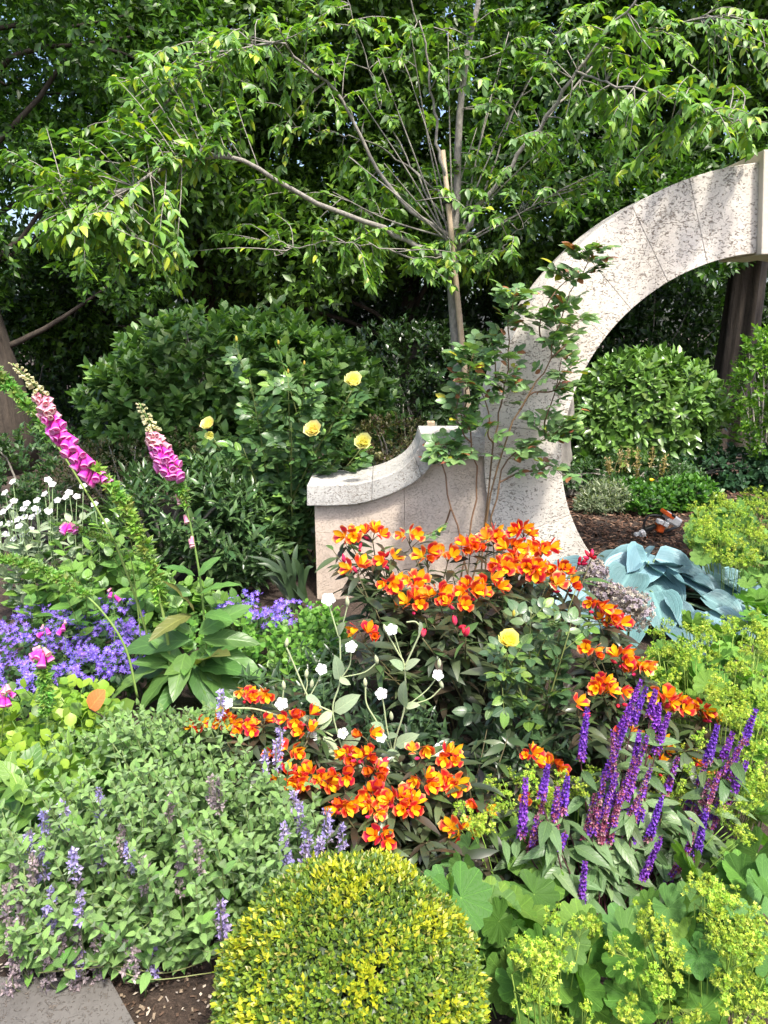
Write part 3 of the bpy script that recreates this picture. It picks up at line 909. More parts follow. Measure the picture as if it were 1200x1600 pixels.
# ------------------------------------------------------------------ statue
def statue():
    b = P(880, 745, 6.6) * [1, 1, 0]
    root = thing('garden_statue', 'grey stone draped figure on a square pedestal behind the arch leg', 'statue', b)
    w = .30
    top = P(880, 730, 6.6)[2]
    x = P(903, 740, 6.6)[0] - w / 2
    mb = MB(); rbox(mb, (x, b[1], top / 2 - .08), (w, w, top + .08), bev=.06); rbox(mb, (x, b[1], .05), (w + .08, w + .08, .12), bev=.1)
    obj('pedestal', mb, GREYS, root, smooth=False)
    mb = MB()
    zs = np.linspace(0, .95, 40); sides = 48
    A = np.linspace(0, 2 * PI, sides, endpoint=False)
    prof = np.interp(zs, [0, .03, .05, .2, .4, .5, .62, .7, .74, .78, .86, .92, .95], [.155, .155, .13, .105, .115, .085, .11, .10, .04, .045, .06, .045, .005])
    V = []
    for z, r in zip(zs, prof):
        k = (.16 if .05 < z < .6 else (.03 if z > .7 else 0))
        f = 1 + k * np.cos(9 * A + 7 * z) + k * .6 * np.cos(5 * A - 9 * z + 1)
        V.append(np.stack([x - .075 + r * f * np.cos(A) + .015 * math.sin(z * 7), b[1] + .85 * r * f * np.sin(A), np.full(sides, top + z - .004)], 1))
    i = np.arange(39)[:, None] * sides; j = np.arange(sides)[None]; j2 = (j + 1) % sides
    mb.add(np.concatenate(V), [np.stack([i + j, i + j2, i + sides + j2, i + sides + j], -1).reshape(-1, 4)])
    for s in (-1, 1):
        tube(mb, bez([(x - .075 + s * .10, b[1], top + .66), (x - .075 + s * .115, b[1] - .03, top + .5), (x - .075 + s * .06, b[1] - .11, top + .44)], 9), (.032, .022), 10)
    obj('figure', mb, GREYS, root)
statue()

# ------------------------------------------------------------------ power tool
def power_tool():
    c = G(1028, 838)
    root = thing('hedge_trimmer', 'orange and white battery garden tool with black loop handle lying on mulch', 'power tool', c)
    OR = plain('orange_plastic', (0.80, 0.13, 0.02), .4); WH = plain('white_plastic', (0.72, 0.72, 0.70), .4); BK = plain('black_plastic', (0.02, 0.02, 0.02), .45)
    Y = c[1]
    q = lambda x, y, dy=0.0: P(x, y, Y + dy)
    def box(name, x, y, sx, sy, sz, ang, mat, dy=0.0, parent=root, bev=.35):
        mb = MB(); rbox(mb, q(x, y, dy), (sx, sy, sz), rot('Y', math.radians(ang)), bev); return obj(name, mb, mat, parent, smooth=False)
    bt = box('battery_housing', 1050, 811, .105, .13, .07, 32, WH)
    box('battery_cap', 1043, 803, .075, .12, .03, 32, OR, -.01, bt)
    box('vent', 1052, 806, .035, .02, .02, 32, BK, -.062, bt)
    mh = box('motor_housing', 1031, 822, .05, .09, .085, 10, OR)
    box('motor_cover', 1031, 815, .045, .05, .035, 15, WH, -.045, mh)
    box('motor_knob', 1040, 819, .035, .05, .04, 25, WH, -.05, mh)
    box('grip', 1016, 825, .09, .045, .032, -22, BK, .01)
    fh = box('front_housing', 1000, 838, .075, .08, .055, -12, WH)
    box('front_guard', 1014, 844, .07, .05, .022, 35, OR, -.03, fh)
    box('front_knob', 1004, 832, .035, .05, .035, -30, WH, -.045, fh)
    mb = MB(); tube(mb, bez([q(1005, 832), q(1007, 815), q(1015, 806), q(1030, 806), q(1040, 812)], 18), .0085, 8); obj('loop_handle', mb, BK, root)
    mb = MB(); tube(mb, [q(1018, 838), q(1062, 822, .06)], .011, 8); obj('shaft', mb, BK, root)
power_tool()

# ------------------------------------------------------------------ young staked tree
def young_tree():
    Y = 4.65
    base = P(727, 700, Y) * [1, 1, 0]
    root = thing('young_tree', 'slender grey barked young tree tied to a stake behind the wall', 'tree', base)
    tr = [base + [0, 0, -.05], P(722, 640, Y), P(718, 580, Y), P(711, 500, Y), P(707, 430, Y), P(709, 370, Y), P(714, 300, Y), P(716, 220, Y - .02), P(722, 140, Y - .03), P(734, 60, Y - .03), P(748, 0, Y - .05), P(760, -80, Y - .05)]
    tp = bez(tr, 40)
    mb = MB(); tube(mb, tp, np.interp(np.linspace(0, 1, 40), [0, .35, .5, 1], [.046, .036, .026, .012]), 12)
    obj('trunk', mb, BARK, root)
    B = [
        ([(704, 405, 0), (650, 382, -.05), (590, 355, -.15), (480, 310, -.4), (390, 258, -.6), (330, 246, -.75), (270, 262, -.85), (180, 300, -.95), (110, 335, -1.0)], .026),
        ([(708, 372, 0), (640, 325, .05), (600, 280, .1), (560, 210, .1), (530, 150, .05), (480, 105, 0), (430, 66, -.1), (345, 92, -.25), (270, 150, -.4)], .020),
        ([(712, 395, 0), (740, 340, -.05), (790, 270, -.1), (850, 190, -.2), (900, 112, -.3), (950, 50, -.4), (1000, -10, -.5)], .024),
        ([(722, 372, 0), (760, 290, .1), (800, 180, .15), (850, 90, .2), (890, 20, .2)], .010),
        ([(706, 345, 0), (688, 250, -.1), (676, 150, -.15), (660, 55, -.2), (630, -10, -.3)], .016),
        ([(704, 360, 0), (660, 290, .2), (600, 180, .35), (560, 60, .4), (540, -20, .4)], .010),
        ([(712, 330, 0), (640, 260, .3), (540, 210, .5), (440, 200, .6)], .010),
        ([(900, 112, -.3), (960, 130, -.5), (1040, 150, -.7), (1110, 175, -.8), (1180, 195, -.8)], .009),
        ([(712, 400, 0), (770, 400, -.1), (800, 370, -.15), (830, 340, -.2)], .007),
        ([(850, 190, -.2), (940, 90, .1), (1040, 40, .2), (1140, 20, .2)], .009),
        ([(700, 400, 0), (640, 400, -.2), (560, 380, -.3), (470, 385, -.4), (430, 400, -.45)], .007),
    ]
    nodes = [tp[14:]]
    for pts, r in B:
        q = bez([P(x, y, Y + d) for x, y, d in pts], 26); r *= .72
        q[2:-1] += RS.randn(len(q) - 3, 3) * .008
        mb = MB(); tube(mb, q, np.linspace(r, r * .28, 26), 8)
        obj('branch', mb, BARK, root)
        nodes.append(q[5:])
    for x, y in [(560, 150), (590, 90), (640, 120), (770, 150), (830, 120), (865, 215), (600, 255), (795, 50), (545, 245), (870, 300), (640, 40), (700, 50), (520, 300), (820, 330), (745, 200)]:
        q = bez([P(708 + RS.randn() * 5, 385 + RS.randn() * 12, Y), P(708 + (x - 708) * .5 + RS.randn() * 6, 385 + (y - 385) * .5, Y + RS.uniform(-.15, .1)), P(x, y, Y + RS.uniform(-.3, .2))], 12)
        mb = MB(); tube(mb, q, (.0065, .002), 6); obj('branch', mb, BARK, root); nodes.append(q[6:])
    nodes = np.concatenate(nodes)
    # foliage masses of the crown (photo px centre, half sizes px, depth offset, twigs)
    blobs = [(270, 150, 90, 70, -.5, 22), (200, 240, 110, 70, -.7, 28), (110, 320, 95, 60, -.9, 24), (190, 350, 120, 70, -.8, 26), (330, 110, 80, 60, -.3, 16), (290, 230, 80, 60, -.6, 16), (250, 400, 70, 40, -.7, 9),
             (420, 60, 100, 60, -.1, 18), (440, 180, 100, 80, .2, 16), (400, 330, 90, 50, -.2, 10), (540, 60, 90, 60, .2, 16), (560, 200, 80, 80, .3, 14), (560, 330, 90, 50, .1, 10), (620, 395, 90, 40, -.1, 16), (690, 410, 60, 30, -.15, 12),
             (660, 120, 80, 90, 0, 14), (680, 280, 80, 70, .1, 12), (770, 320, 70, 60, -.1, 12), (780, 90, 80, 80, .1, 14), (800, 220, 80, 70, .1, 14), (900, 60, 90, 60, -.2, 18), (900, 200, 90, 60, -.1, 14), (870, 290, 80, 40, -.1, 10),
             (1010, 60, 90, 60, -.2, 20), (1050, 170, 100, 60, -.6, 20), (1140, 60, 90, 70, 0, 18), (1150, 180, 80, 50, -.7, 16), (480, 390, 70, 30, -.3, 7), (60, 250, 40, 60, -.8, 5), (750, 400, 60, 30, -.1, 8), (980, 240, 60, 40, -.4, 7)]
    tips = []
    for x, y, sx, sy, dY, n in blobs:
        for i in range(int(n * (1.6 if x < 340 else 1.15))):
            a = RS.rand() * 6.28; r = math.sqrt(RS.rand())
            tips.append(P(x + sx * r * math.cos(a), y + sy * r * math.sin(a), Y + dY + RS.uniform(-.35, .35)))
    tips = np.array(tips)
    mb = MB()
    LP, LD, LN, LSC = [], [], [], []
    for t in tips:
        dist = np.linalg.norm(nodes - t, axis=1)
        near = np.argsort(dist)[:5]
        b = nodes[near[RS.randint(5)]]
        L = np.linalg.norm(t - b)
        q = bez([b, b + (t - b) * .5 + np.array([0, 0, .07 * L]) + RS.randn(3) * .07 * L, t, t + unit(t - b) * .06 + [0, 0, -.02]], 10)
        tube(mb, q, (.0036, .0012), 4)
        k = RS.randint(16, 25)
        u = np.linspace(max(.25, 1 - .55 / max(L, .3)), 1, k)
        fp = np.array([np.array([np.interp(v, np.linspace(0, 1, 10), q[:, a]) for a in range(3)]) for v in u])
        tg = unit(np.gradient(q, axis=0)); tgv = np.array([[np.interp(v, np.linspace(0, 1, 10), tg[:, a]) for a in range(3)] for v in u])
        side = unit(np.cross(tgv, [0, 0, 1.0]) + 1e-3)
        sg = np.where(np.arange(k) % 2, 1, -1)[:, None]
        d = tgv * .55 + side * sg * .75 + np.array([0, 0, -.38]) + RS.randn(k, 3) * .34
        LP.append(fp); LD.append(d); LN.append(np.array([0, 0, 1.0]) + side * sg * .3 + tgv * .35 + RS.randn(k, 3) * .3); LSC.append(rnd(k, .036, .078))
    obj('twigs', mb, BARK, root, kind='stuff')
    tm = tm_leaf(.48, .5, 1.05, m=3, fold=.28, curl=.22)
    pos = np.concatenate(LP)
    leaf_parts(root, 'leaf', tm, pos, np.concatenate(LD), np.concatenate(LN), np.concatenate(LSC),
               [(0.14, 0.28, 0.06), (0.10, 0.215, 0.065), (0.22, 0.38, 0.065), (0.36, 0.45, 0.05), (0.14, 0.26, 0.12)], LM, 300, 'crown', w=[.36, .27, .2, .07, .10])
    # the stake and ties
    st = thing('tree_stake', 'straight tan wooden stake tied to the young tree', 'stake', P(734, 700, Y - .07) * [1, 1, 0])
    a, b = P(735, 700, Y - .06), P(692, 235, Y - .08)
    a = a + (a - b) * ((a[2] + .05) / (b[2] - a[2]))
    mb = MB(); tube(mb, bez([a, (a + b) / 2 + [.008, 0, 0], b], 12), (.026, .015), 8); obj('pole', mb, STAKE, st)
    RB = plain('black_rubber', (0.015, 0.015, 0.015), .6)
    for y in (320, 150, 205):
        c = np.array([np.interp(P(700, y, Y)[2], [a[2], b[2]], [a[k], b[k]]) for k in range(3)])
        if y < 235: continue
        A = np.linspace(0, 2 * PI, 15); mb = MB()
        tube(mb, np.stack([c[0] + .018 + .045 * np.cos(A), c[1] + .03 + .05 * np.sin(A), np.full(15, c[2])], 1), .008, 6, cap=False)
        obj('tie', mb, RB, st)
young_tree()

# ------------------------------------------------------------------ flowers: templates
def tm_alstro(to=.80, ti=.52, ko=(1, 1, 1), ki=(1, 1, 1)):
    def out_c(t, s):
        rim = abs(s) ** 4 * (.35 + .65 * t)
        base = np.array([0.46, 0.008, 0.016]); edge = np.array([0.80, 0.115, 0.05]); thr = np.array([0.85, 0.33, 0.015])
        c = base * (1 - rim) + edge * rim
        return c * min(1, t * 2.2) + thr * max(0, 1 - t * 2.2) if t < .95 else np.array([.88, .34, .14])
    def in_c(t, s):
        y = np.array([0.95, 0.50, 0.012]); r = np.array([0.65, 0.04, 0.02])
        return y if t < .85 else y * .45 + r * .55
    ts = []
    op = tm_leaf(.66, 1.1, .42, m=3, c=2, fold=-.10, curl=-.05, col=out_c)
    ip = tm_leaf(.43, .9, .5, m=3, c=1, fold=.3, curl=-.05, col=in_c)
    for k in range(3):
        ts.append(xf(op, rot('Y', 2 * PI * k / 3 + PI) @ rot('X', -to), 1.0, C=ko))
        ts.append(xf(ip, rot('Y', 2 * PI * k / 3 + PI / 3 + PI) @ rot('X', -ti), 1.05, C=ki))
    for k in range(4):
        ts.append(xf(tm_leaf(.07, .5, .4, m=1, col=lambda t, s: np.array([.9, .35, .02]) if t < .8 else np.array([.15, .05, .02])), rot('Y', k * 1.6) @ rot('X', -.2), .7))
    return join(ts)
ALS = [tm_alstro(), tm_alstro(.70, .45), tm_alstro(.42, .30, (1.0, .8, 1.2), (.8, .35, 1.0)), tm_alstro(.95, .60, (1.1, 1.8, 1.3), (1.0, 1.1, 1.4)), tm_alstro(.85, .5, (1.15, 4.0, 4.0), (.95, .95, 3.0))]
def tm_bud(c1, c2):
    return lathe([(.001, 0), (.12, .12), (.2, .4), (.17, .7), (.06, .93), (.001, 1)], 7, [c1, c1, c2, c2, c2, c1])
def tm_lychnis():
    p = tm_leaf(.85, 1.2, .28, m=3, c=1, fold=.12, curl=.08, col=lambda t, s: np.array([.70, .70, .69]) if t > .3 else np.array([.50, .55, .42]))
    ts = [xf(p, rot('Y', 2 * PI * k / 5) @ rot('X', -1.35), .5) for k in range(5)]
    ts.append(lathe([(.06, -.55), (.12, -.45), (.13, -.2), (.07, 0)], 7, [(.35, .42, .32)] * 4))
    return join(ts)
LYC = tm_lychnis()
def tm_rose():
    ts = []
    for k in range(22):
        f = k / 21
        tilt = .15 + .95 * f
        c = np.array([.93, .84 - .04 * (1 - f), .12 + .14 * f])
        p = tm_leaf(.95, .75, .35, m=3, c=2, fold=.35, curl=-.28, wave=.1)
        p = xf(p, rot('Y', k * 2.4) @ rot('X', -tilt), .38 + .28 * f, (0, -.05 * f, 0), c)
        ts.append(p)
    ts.append(lathe([(.02, -.3), (.1, -.22), (.12, -.08), (.06, 0)], 8, [(.08, .18, .03)] * 4))
    return join(ts)
ROSE = tm_rose()
def tm_bell(c0, c1, c2):
    A = lathe([(.05, 0), (.17, .08), (.20, .3), (.24, .55), (.27, .8), (.33, .95), (.31, 1.0), (.2, .9)], 10, [c0, c0, c1, c1, c1, c2, c2, c0])
    A['V'][50:70, 1] += .10 * (A['V'][50:70, 2] < 0)
    cal = tm_leaf(.5, .6, .9, m=1, fold=.2, curl=.1)
    return join([A] + [xf(cal, rot('Y', 1.26 * k) @ rot('X', -.75), .3, (0, -.02, 0), (.16, .28, .09)) for k in range(5)])
BELL = tm_bell((.75, .18, .50), (.80, .06, .55), (.90, .36, .70))
BELLP = tm_bell((.75, .50, .42), (.80, .32, .45), (.88, .62, .62))
BELLB = tm_bell((.52, .58, .30), (.66, .62, .38), (.62, .62, .36))
POD = join([lathe([(.02, 0), (.2, .12), (.24, .4), (.12, .75), (.015, 1)], 6, [(.14, .24, .05), (.17, .30, .06), (.20, .34, .07), (.14, .24, .05), (.3, .3, .1)])] +
           [xf(tm_leaf(.45, .6, .9, m=1, fold=.2), rot('Y', 1.57 * k) @ rot('X', -.55), 1.05, C=(.17, .28, .08)) for k in range(4)])
STAR = join([xf(tm_leaf(.38, .9, .8, m=1, fold=.25, curl=.1, col=lambda t, s: np.array([.21, .13, .66]) if t > .3 else np.array([.52, .46, .80])), rot('Y', 2 * PI * k / 5) @ rot('X', -1.15), .5) for k in range(5)])
FLOR = join([xf(tm_leaf(.55, .6, .6, m=1, fold=.2), rot('Y', 2.1 * k) @ rot('X', -.7), 1.0) for k in range(3)])
CROSS = join([xf(tm_leaf(.6, .6, .5, m=1, fold=.2), rot('Y', 1.57 * k) @ rot('X', -1.1), .5) for k in range(4)])

# ------------------------------------------------------------------ alstroemeria
AL = tm_leaf(.27, .8, 1.0, m=3, fold=.2, curl=.35)
ALC = [(0.045, 0.068, 0.040), (0.033, 0.048, 0.032), (0.065, 0.092, 0.055), (0.050, 0.042, 0.035), (0.06, 0.11, 0.045)]
ME = {}
def shared(key, tmpl, mat):
    if key not in ME:
        mb = MB(); mb.tm(tmpl); ME[key] = mb.mesh(key, mat)
    return ME[key]
def alstroemeria(label, heads, base_px, base_r, fsize, nfill, zf, buds=(), limit=200):
    base = G(*base_px)
    root = thing('alstroemeria', label, 'flowering plant', base)
    LPs, LDs, LNs, Ls = [], [], [], []
    fl = [shared('flower_%d' % i, a, PM) for i, a in enumerate(ALS)]
    red = 'crimson' in label
    bud = shared('bud', tm_bud((.30, .05, .08), (.62, .03, .09)), PM)
    def stem(top, r=.0042, leafy=True):
        a = RS.rand() * 6.28; rr = base_r * math.sqrt(RS.rand())
        b = base + np.array([rr * math.cos(a), rr * math.sin(a), -.01])
        b = b * .55 + (top * [1, 1, 0]) * .45
        m = b + (top - b) * .5 + np.array([0, .0, .05]) + RS.randn(3) * .015
        q = bez([b, m, top], 12)
        mb = MB(); tube(mb, q, (r, r * .6), 5, (.075, .07, .04))
        o = obj('stem', mb, STM, root)
        k = RS.randint(13, 20)
        u = rnd(k, .25, 1.0) ** .8
        fp = np.array([[np.interp(v, np.linspace(0, 1, 12), q[:, c]) for c in range(3)] for v in u])
        ph = np.arange(k) * 2.4 + RS.rand() * 6
        d = np.stack([np.cos(ph), np.sin(ph), rnd(k, -.2, .45)], 1)
        LPs.append(fp); LDs.append(d); LNs.append(np.array([0, 0, 1.0]) + .3 * RS.randn(k, 3)); Ls.append(rnd(k, .6, 1.15))
        return o, q
    for x, y, n, Y in heads:
        top = P(x, y, Y)
        top2 = top - np.array([0, 0, fsize * 1.1])
        o, q = stem(top2)
        for i in range(n):
            a = i * 2.4 + RS.rand(); r = fsize * .85 * math.sqrt((i + .3) / max(n, 1)) * (1.0 if n > 1 else .2)
            c = top + np.array([r * 1.25 * math.cos(a), r * math.sin(a) * .9, -.35 * r + RS.uniform(-.01, .01)])
            d = unit(np.array([.6 * math.cos(a), .4 * math.sin(a) - .72, .5]) + .28 * RS.randn(3))
            Rm = frame(d, np.array([0, 0, 1.0]) + .2 * RS.randn(3))[0]
            s = fsize * RS.uniform(.9, 1.32)
            c0 = c - d * s * .3
            inst('flower', fl[RS.choice(5, p=[.2, .2, .45, .08, .07] if red and y < 1215 else [.40, .24, .10, .19, .07])], M4(Rm, s, c0), o)
            pm = MB(); tube(pm, bez([top2, top2 * .5 + c0 * .5 + [0, 0, .006], c0 + d * s * .06], 5), (.0022, .0018), 4, (.10, .09, .05))
            obj('flower_stalk', pm, STM, o)
        for i in range(RS.randint(0, 3)):
            d = unit(np.array([RS.randn(), RS.randn() - .5, .6]))
            c0 = top2 + d * .012
            inst('bud', bud, M4(frame(d, [0, 0.1, 1])[0], fsize * .75, c0), o)
    for x, y, n, Y in buds:
        top = P(x, y, Y)
        o, q = stem(top - [0, 0, .03])
        for i in range(n):
            d = unit(np.array([RS.randn(), RS.randn() - .4, .8]))
            inst('bud', bud, M4(frame(d, [0, 0.1, 1])[0], fsize * .8, top - [0, 0, .034] + d * .01), o)
    hp = [P(x, y, Y) for x, y, n, Y in heads]
    for i in range(nfill):
        h = hp[RS.randint(len(hp))] + RS.randn(3) * [.07, .1, 0]
        h[2] *= RS.uniform(*zf)
        stem(h, .003)
    pos = np.concatenate(LPs)
    leaf_parts(root, 'leaf', AL, pos, np.concatenate(LDs), np.concatenate(LNs), np.concatenate(Ls) * fsize * 2.5, ALC, LG, limit, 'foliage', jit=.2)
alstroemeria('tall alstroemeria clump with orange and yellow flowers before the pink wall',
    [(548, 832, 3, 2.75), (582, 826, 3, 2.8), (640, 832, 3, 2.85), (560, 880, 2, 2.6), (612, 872, 2, 2.65), (668, 862, 4, 2.7), (612, 908, 4, 2.5), (650, 905, 4, 2.55), (645, 935, 4, 2.45), (688, 925, 5, 2.45),
     (735, 848, 6, 2.8), (772, 832, 5, 2.9), (820, 826, 5, 2.95), (846, 852, 7, 2.85), (785, 880, 6, 2.65), (832, 882, 8, 2.65), (872, 885, 7, 2.7), (810, 868, 4, 2.75), (860, 905, 3, 2.65), (738, 915, 6, 2.45), (768, 905, 3, 2.5), (890, 905, 3, 2.65), (715, 935, 3, 2.4), (568, 982, 3, 2.2), (700, 860, 3, 2.8), (800, 850, 4, 2.8)],
    (715, 1130), .30, .048, 60, (.55, .95), [(712, 968, 3, 2.3), (728, 985, 3, 2.25), (600, 862, 3, 2.75), (540, 870, 2, 2.7), (905, 870, 4, 2.75), (925, 862, 5, 2.7), (660, 985, 2, 2.3), (560, 850, 2, 2.8)], 300)
alstroemeria('alstroemeria with orange red flowers between the yellow rose and purple sage',
    [(932, 940, 4, 2.35), (952, 958, 3, 2.35), (968, 968, 2, 2.35), (928, 1012, 3, 2.2), (972, 1022, 4, 2.2), (998, 1035, 6, 2.2), (945, 1068, 5, 2.05), (968, 1080, 2, 2.05), (1038, 1086, 4, 2.1), (1065, 1096, 5, 2.1), (1098, 1106, 4, 2.15), (1118, 1118, 2, 2.15), (905, 1100, 1, 2.0)],
    (990, 1200), .22, .040, 26, (.5, .92), (), 200)
alstroemeria('low alstroemeria with orange red flowers at the edge of the catmint',
    [(310, 1126, 3, 1.98), (352, 1120, 6, 2.0), (384, 1136, 5, 1.95), (384, 1082, 4, 2.05), (408, 1082, 3, 2.05), (412, 1126, 2, 1.98), (455, 1118, 4, 1.95), (484, 1116, 2, 1.95), (480, 1140, 2, 1.9), (430, 1172, 4, 1.85), (456, 1170, 3, 1.85), (446, 1208, 3, 1.8), (470, 1216, 5, 1.78), (492, 1206, 3, 1.8), (512, 1212, 3, 1.78)],
    (420, 1290), .22, .034, 40, (.45, .95), (), 200)
alstroemeria('low alstroemeria with crimson and orange flowers just behind the box ball',
    [(577, 1147, 2, 1.85), (545, 1178, 4, 1.82), (572, 1182, 5, 1.8), (536, 1204, 3, 1.75), (590, 1202, 4, 1.75), (582, 1236, 5, 1.68), (540, 1256, 6, 1.64), (586, 1260, 4, 1.64), (622, 1242, 5, 1.66), (646, 1252, 5, 1.64), (664, 1214, 5, 1.7), (700, 1222, 6, 1.7), (660, 1166, 2, 1.8), (706, 1176, 5, 1.78), (597, 1306, 3, 1.58), (730, 1300, 2, 1.6), (756, 1262, 2, 1.65), (720, 1286, 2, 1.62)],
    (640, 1390), .22, .034, 50, (.4, .95), [(560, 1172, 4, 1.8), (590, 1178, 4, 1.8)], 250)
alstroemeria('scattered orange alstroemeria flowers growing among the purple sage spikes',
    [(832, 1178, 4, 1.85), (866, 1190, 4, 1.85), (980, 1142, 3, 1.95), (1035, 1158, 3, 1.95), (1028, 1192, 2, 1.9), (1090, 1192, 4, 1.95), (838, 1238, 2, 1.75)],
    (930, 1330), .25, .033, 22, (.4, .95), (), 150)

# ------------------------------------------------------------------ foxgloves
def foxglove_spire(root, path, Y, pods, bells, buds, r=.006, seed=0, nb=46, bell_s=.048, pod_s=.024):
    pts = bez([P(x, y, Y + d) for x, y, d in path], 40)
    mb = MB(); tube(mb, pts, (r, r * .35), 7, (.16, .25, .08))
    st = obj('stem', mb, STM, root)
    U = np.linspace(0, 1, 40)
    at = lambda u: np.array([np.interp(u, U, pts[:, c]) for c in range(3)])
    m1 = shared('bell_flower', BELL, PM); m2 = shared('bell_flower_pale', BELLP, PM); m3 = shared('bell_bud', BELLB, PM)
    ph = RS.rand() * 6
    if pods:
        n = int(240 * (pods[1] - pods[0]) / .6)
        u = np.linspace(pods[0], pods[1], n); a = np.arange(n) * 2.4
        pos = np.array([at(v) for v in u]) + np.stack([np.cos(a), np.sin(a), a * 0], 1) * .006 + RS.randn(n, 3) * .004
        d = np.stack([np.cos(a), np.sin(a), np.full(n, .45)], 1) + .38 * RS.randn(n, 3)
        mb = MB(); scatter(mb, POD, pos, frame(d, np.tile([0, 0, 1.0], (n, 1))), pod_s * rnd(n, .5, 1.3), np.stack([rnd(n, .75, 1.1), rnd(n, .8, 1.35), rnd(n, .8, 1.3)], 1))
        obj('seed_pods', mb, LM, st, kind='stuff')
    def hang(u, me, s, name, dn):
        nonlocal ph
        ph += 2.4
        a = -PI / 2 + math.sin(ph) * 1.5
        s = s * RS.uniform(.82, 1.15); d = unit(np.array([math.cos(a) * .8, math.sin(a) * .8, -dn]) + .24 * RS.randn(3))
        p = at(u) + np.array([math.cos(a), math.sin(a), 0]) * .006
        inst(name, me, M4(frame(d, np.array([0, -.3, 1.0]))[0], s, p), st)
    if bells:
        for u in np.linspace(bells[0], bells[1], nb):
            f = (u - bells[0]) / (bells[1] - bells[0])
            hang(u, m1 if f < .72 else m2, bell_s * (1.1 - .4 * f), 'bell_flower', .85)
    if buds:
        n = 34
        for u in np.linspace(buds[0], buds[1], n):
            f = (u - buds[0]) / (buds[1] - buds[0])
            hang(u, m2 if f < .18 else m3, bell_s * (.55 - .35 * f), 'flower_bud', .4 - f * .6)
    # small bracts
    n = 26; u = rnd(n, .25, .98); a = rnd(n, 0, 6.28)
    mb = MB(); d = np.stack([np.cos(a), np.sin(a), rnd(n, .1, .7)], 1)
    scatter(mb, LANCE, np.array([at(v) for v in u]), frame(d, np.tile([0, 0, 1.0], (n, 1))), .035 * (1.3 - u), np.array((.12, .21, .07)))
    obj('bracts', mb, LM, st, kind='stuff')
    return st
def foxgloves():
    FL = tm_leaf(.38, .75, .9, m=6, c=2, fold=.22, curl=.28, wave=.12, nw=3)
    FC = [(0.085, 0.19, 0.06), (0.065, 0.15, 0.05), (0.11, 0.23, 0.07), (0.14, 0.16, 0.06)]
    b = G(290, 1095)
    root = thing('foxglove', 'foxglove plant with one upright pink spire above a leafy rosette', 'foxglove', b)
    foxglove_spire(root, [(325, 1085, 0), (322, 1010, 0), (312, 900, 0), (290, 790, -.02), (262, 715, -.04), (218, 630, -.06)], 2.65, (.60, .77), (.76, .90), (.885, 1.0), nb=60)
    st = [c for c in root.children if c.name.startswith('stem')][0]
    for x, y in ((283, 783), (275, 780), (290, 786), (296, 850), (288, 812), (300, 845)):
        d = unit(np.array([RS.randn() * .4, -.4, -.9])); inst('bell_flower', ME['bell_flower_pale'], M4(frame(d, [0, -.3, 1.0])[0], .035, P(x, y - 8, 2.64)), st)
    # rosette leaves: explicit, photo tip positions
    spots = [((300, 1000), (190, 1020), .03), ((310, 990), (385, 955), .05), ((305, 960), (270, 905), .02), ((300, 990), (255, 975), .02), ((315, 1000), (400, 1010), .06), ((290, 1020), (275, 1090), -.12),
             ((310, 1030), (395, 1090), .0), ((300, 1040), (330, 1110), -.1), ((280, 1040), (215, 1110), -.06), ((270, 1030), (170, 1085), -.02), ((310, 930), (370, 915), .05), ((320, 960), (355, 975), -.03),
             ((320, 1015), (410, 1060), .02), ((300, 930), (250, 930), .05), ((310, 900), (340, 880), .05), ((300, 960), (240, 1000), -.08), ((305, 900), (262, 893), .0), ((290, 1060), (250, 1115), -.1), ((315, 1050), (360, 1120), -.1)]
    for x in range(30):
        a = RS.rand() * 6.28
        spots.append(((300 + 12 * math.cos(a), 1040), (300 + RS.uniform(60, 120) * math.cos(a), 1040 + RS.uniform(-40, 70)), RS.uniform(-.1, .25)))
    pos, d, n, s = [], [], [], []
    for (x0, y0), (x1, y1), dy in spots:
        p0, p1 = P(x0, y0, 2.62), P(x1, y1, 2.55 + dy)
        pos.append(p0); d.append(p1 - p0 + [0, 0, .05]); n.append([0, -.35, 1.0]); s.append(np.linalg.norm(p1 - p0) * .95 + .02)
    leaf_parts(root, 'leaf', FL, np.array(pos), np.array(d), np.array(n) + .2 * RS.randn(len(pos), 3), np.array(s), FC, LH, 60, w=[.4, .3, .25, .05])
    b = G(262, 1090)
    root = thing('foxglove', 'leaning foxglove with pink bells above a long green seed stalk', 'foxglove', b)
    foxglove_spire(root, [(268, 1090, 0), (262, 1000, 0), (240, 900, 0), (205, 810, -.02), (170, 757, -.04), (95, 670, -.06), (62, 610, -.08), (20, 568, -.1)], 2.6, (.22, .62), (.60, .84), (.82, 1.0), r=.007, nb=62, pod_s=.034)
    b = G(240, 1095)
    root = thing('foxglove', 'green seed stalk of a finished foxglove leaning behind pink bells', 'foxglove', b)
    foxglove_spire(root, [(245, 1095, 0), (232, 1000, 0), (180, 850, 0), (120, 745, 0), (60, 655, 0), (0, 590, 0), (-40, 555, 0)], 2.72, (.60, 1.0), None, None, r=.006, pod_s=.032)
    b = G(215, 1090)
    root = thing('foxglove', 'low arching foxglove seed stalk crossing the purple bellflowers', 'foxglove', b)
    foxglove_spire(root, [(215, 1090, 0), (195, 1010, 0), (150, 945, 0), (95, 905, 0), (40, 882, 0), (-15, 872, 0)], 2.5, (.45, 1.0), None, None, r=.005)
    b = G(225, 1060)
    root = thing('foxglove', 'thin side shoot with a small cluster of pink bells above the bellflowers', 'foxglove', b)
    foxglove_spire(root, [(225, 1060, 0), (215, 950, 0), (200, 862, 0), (160, 842, 0), (125, 828, 0), (105, 815, 0)], 2.7, (.5, .9), (.93, 1.0), None, r=.003, nb=7, bell_s=.038, pod_s=.014)
    b = G(75, 1250)
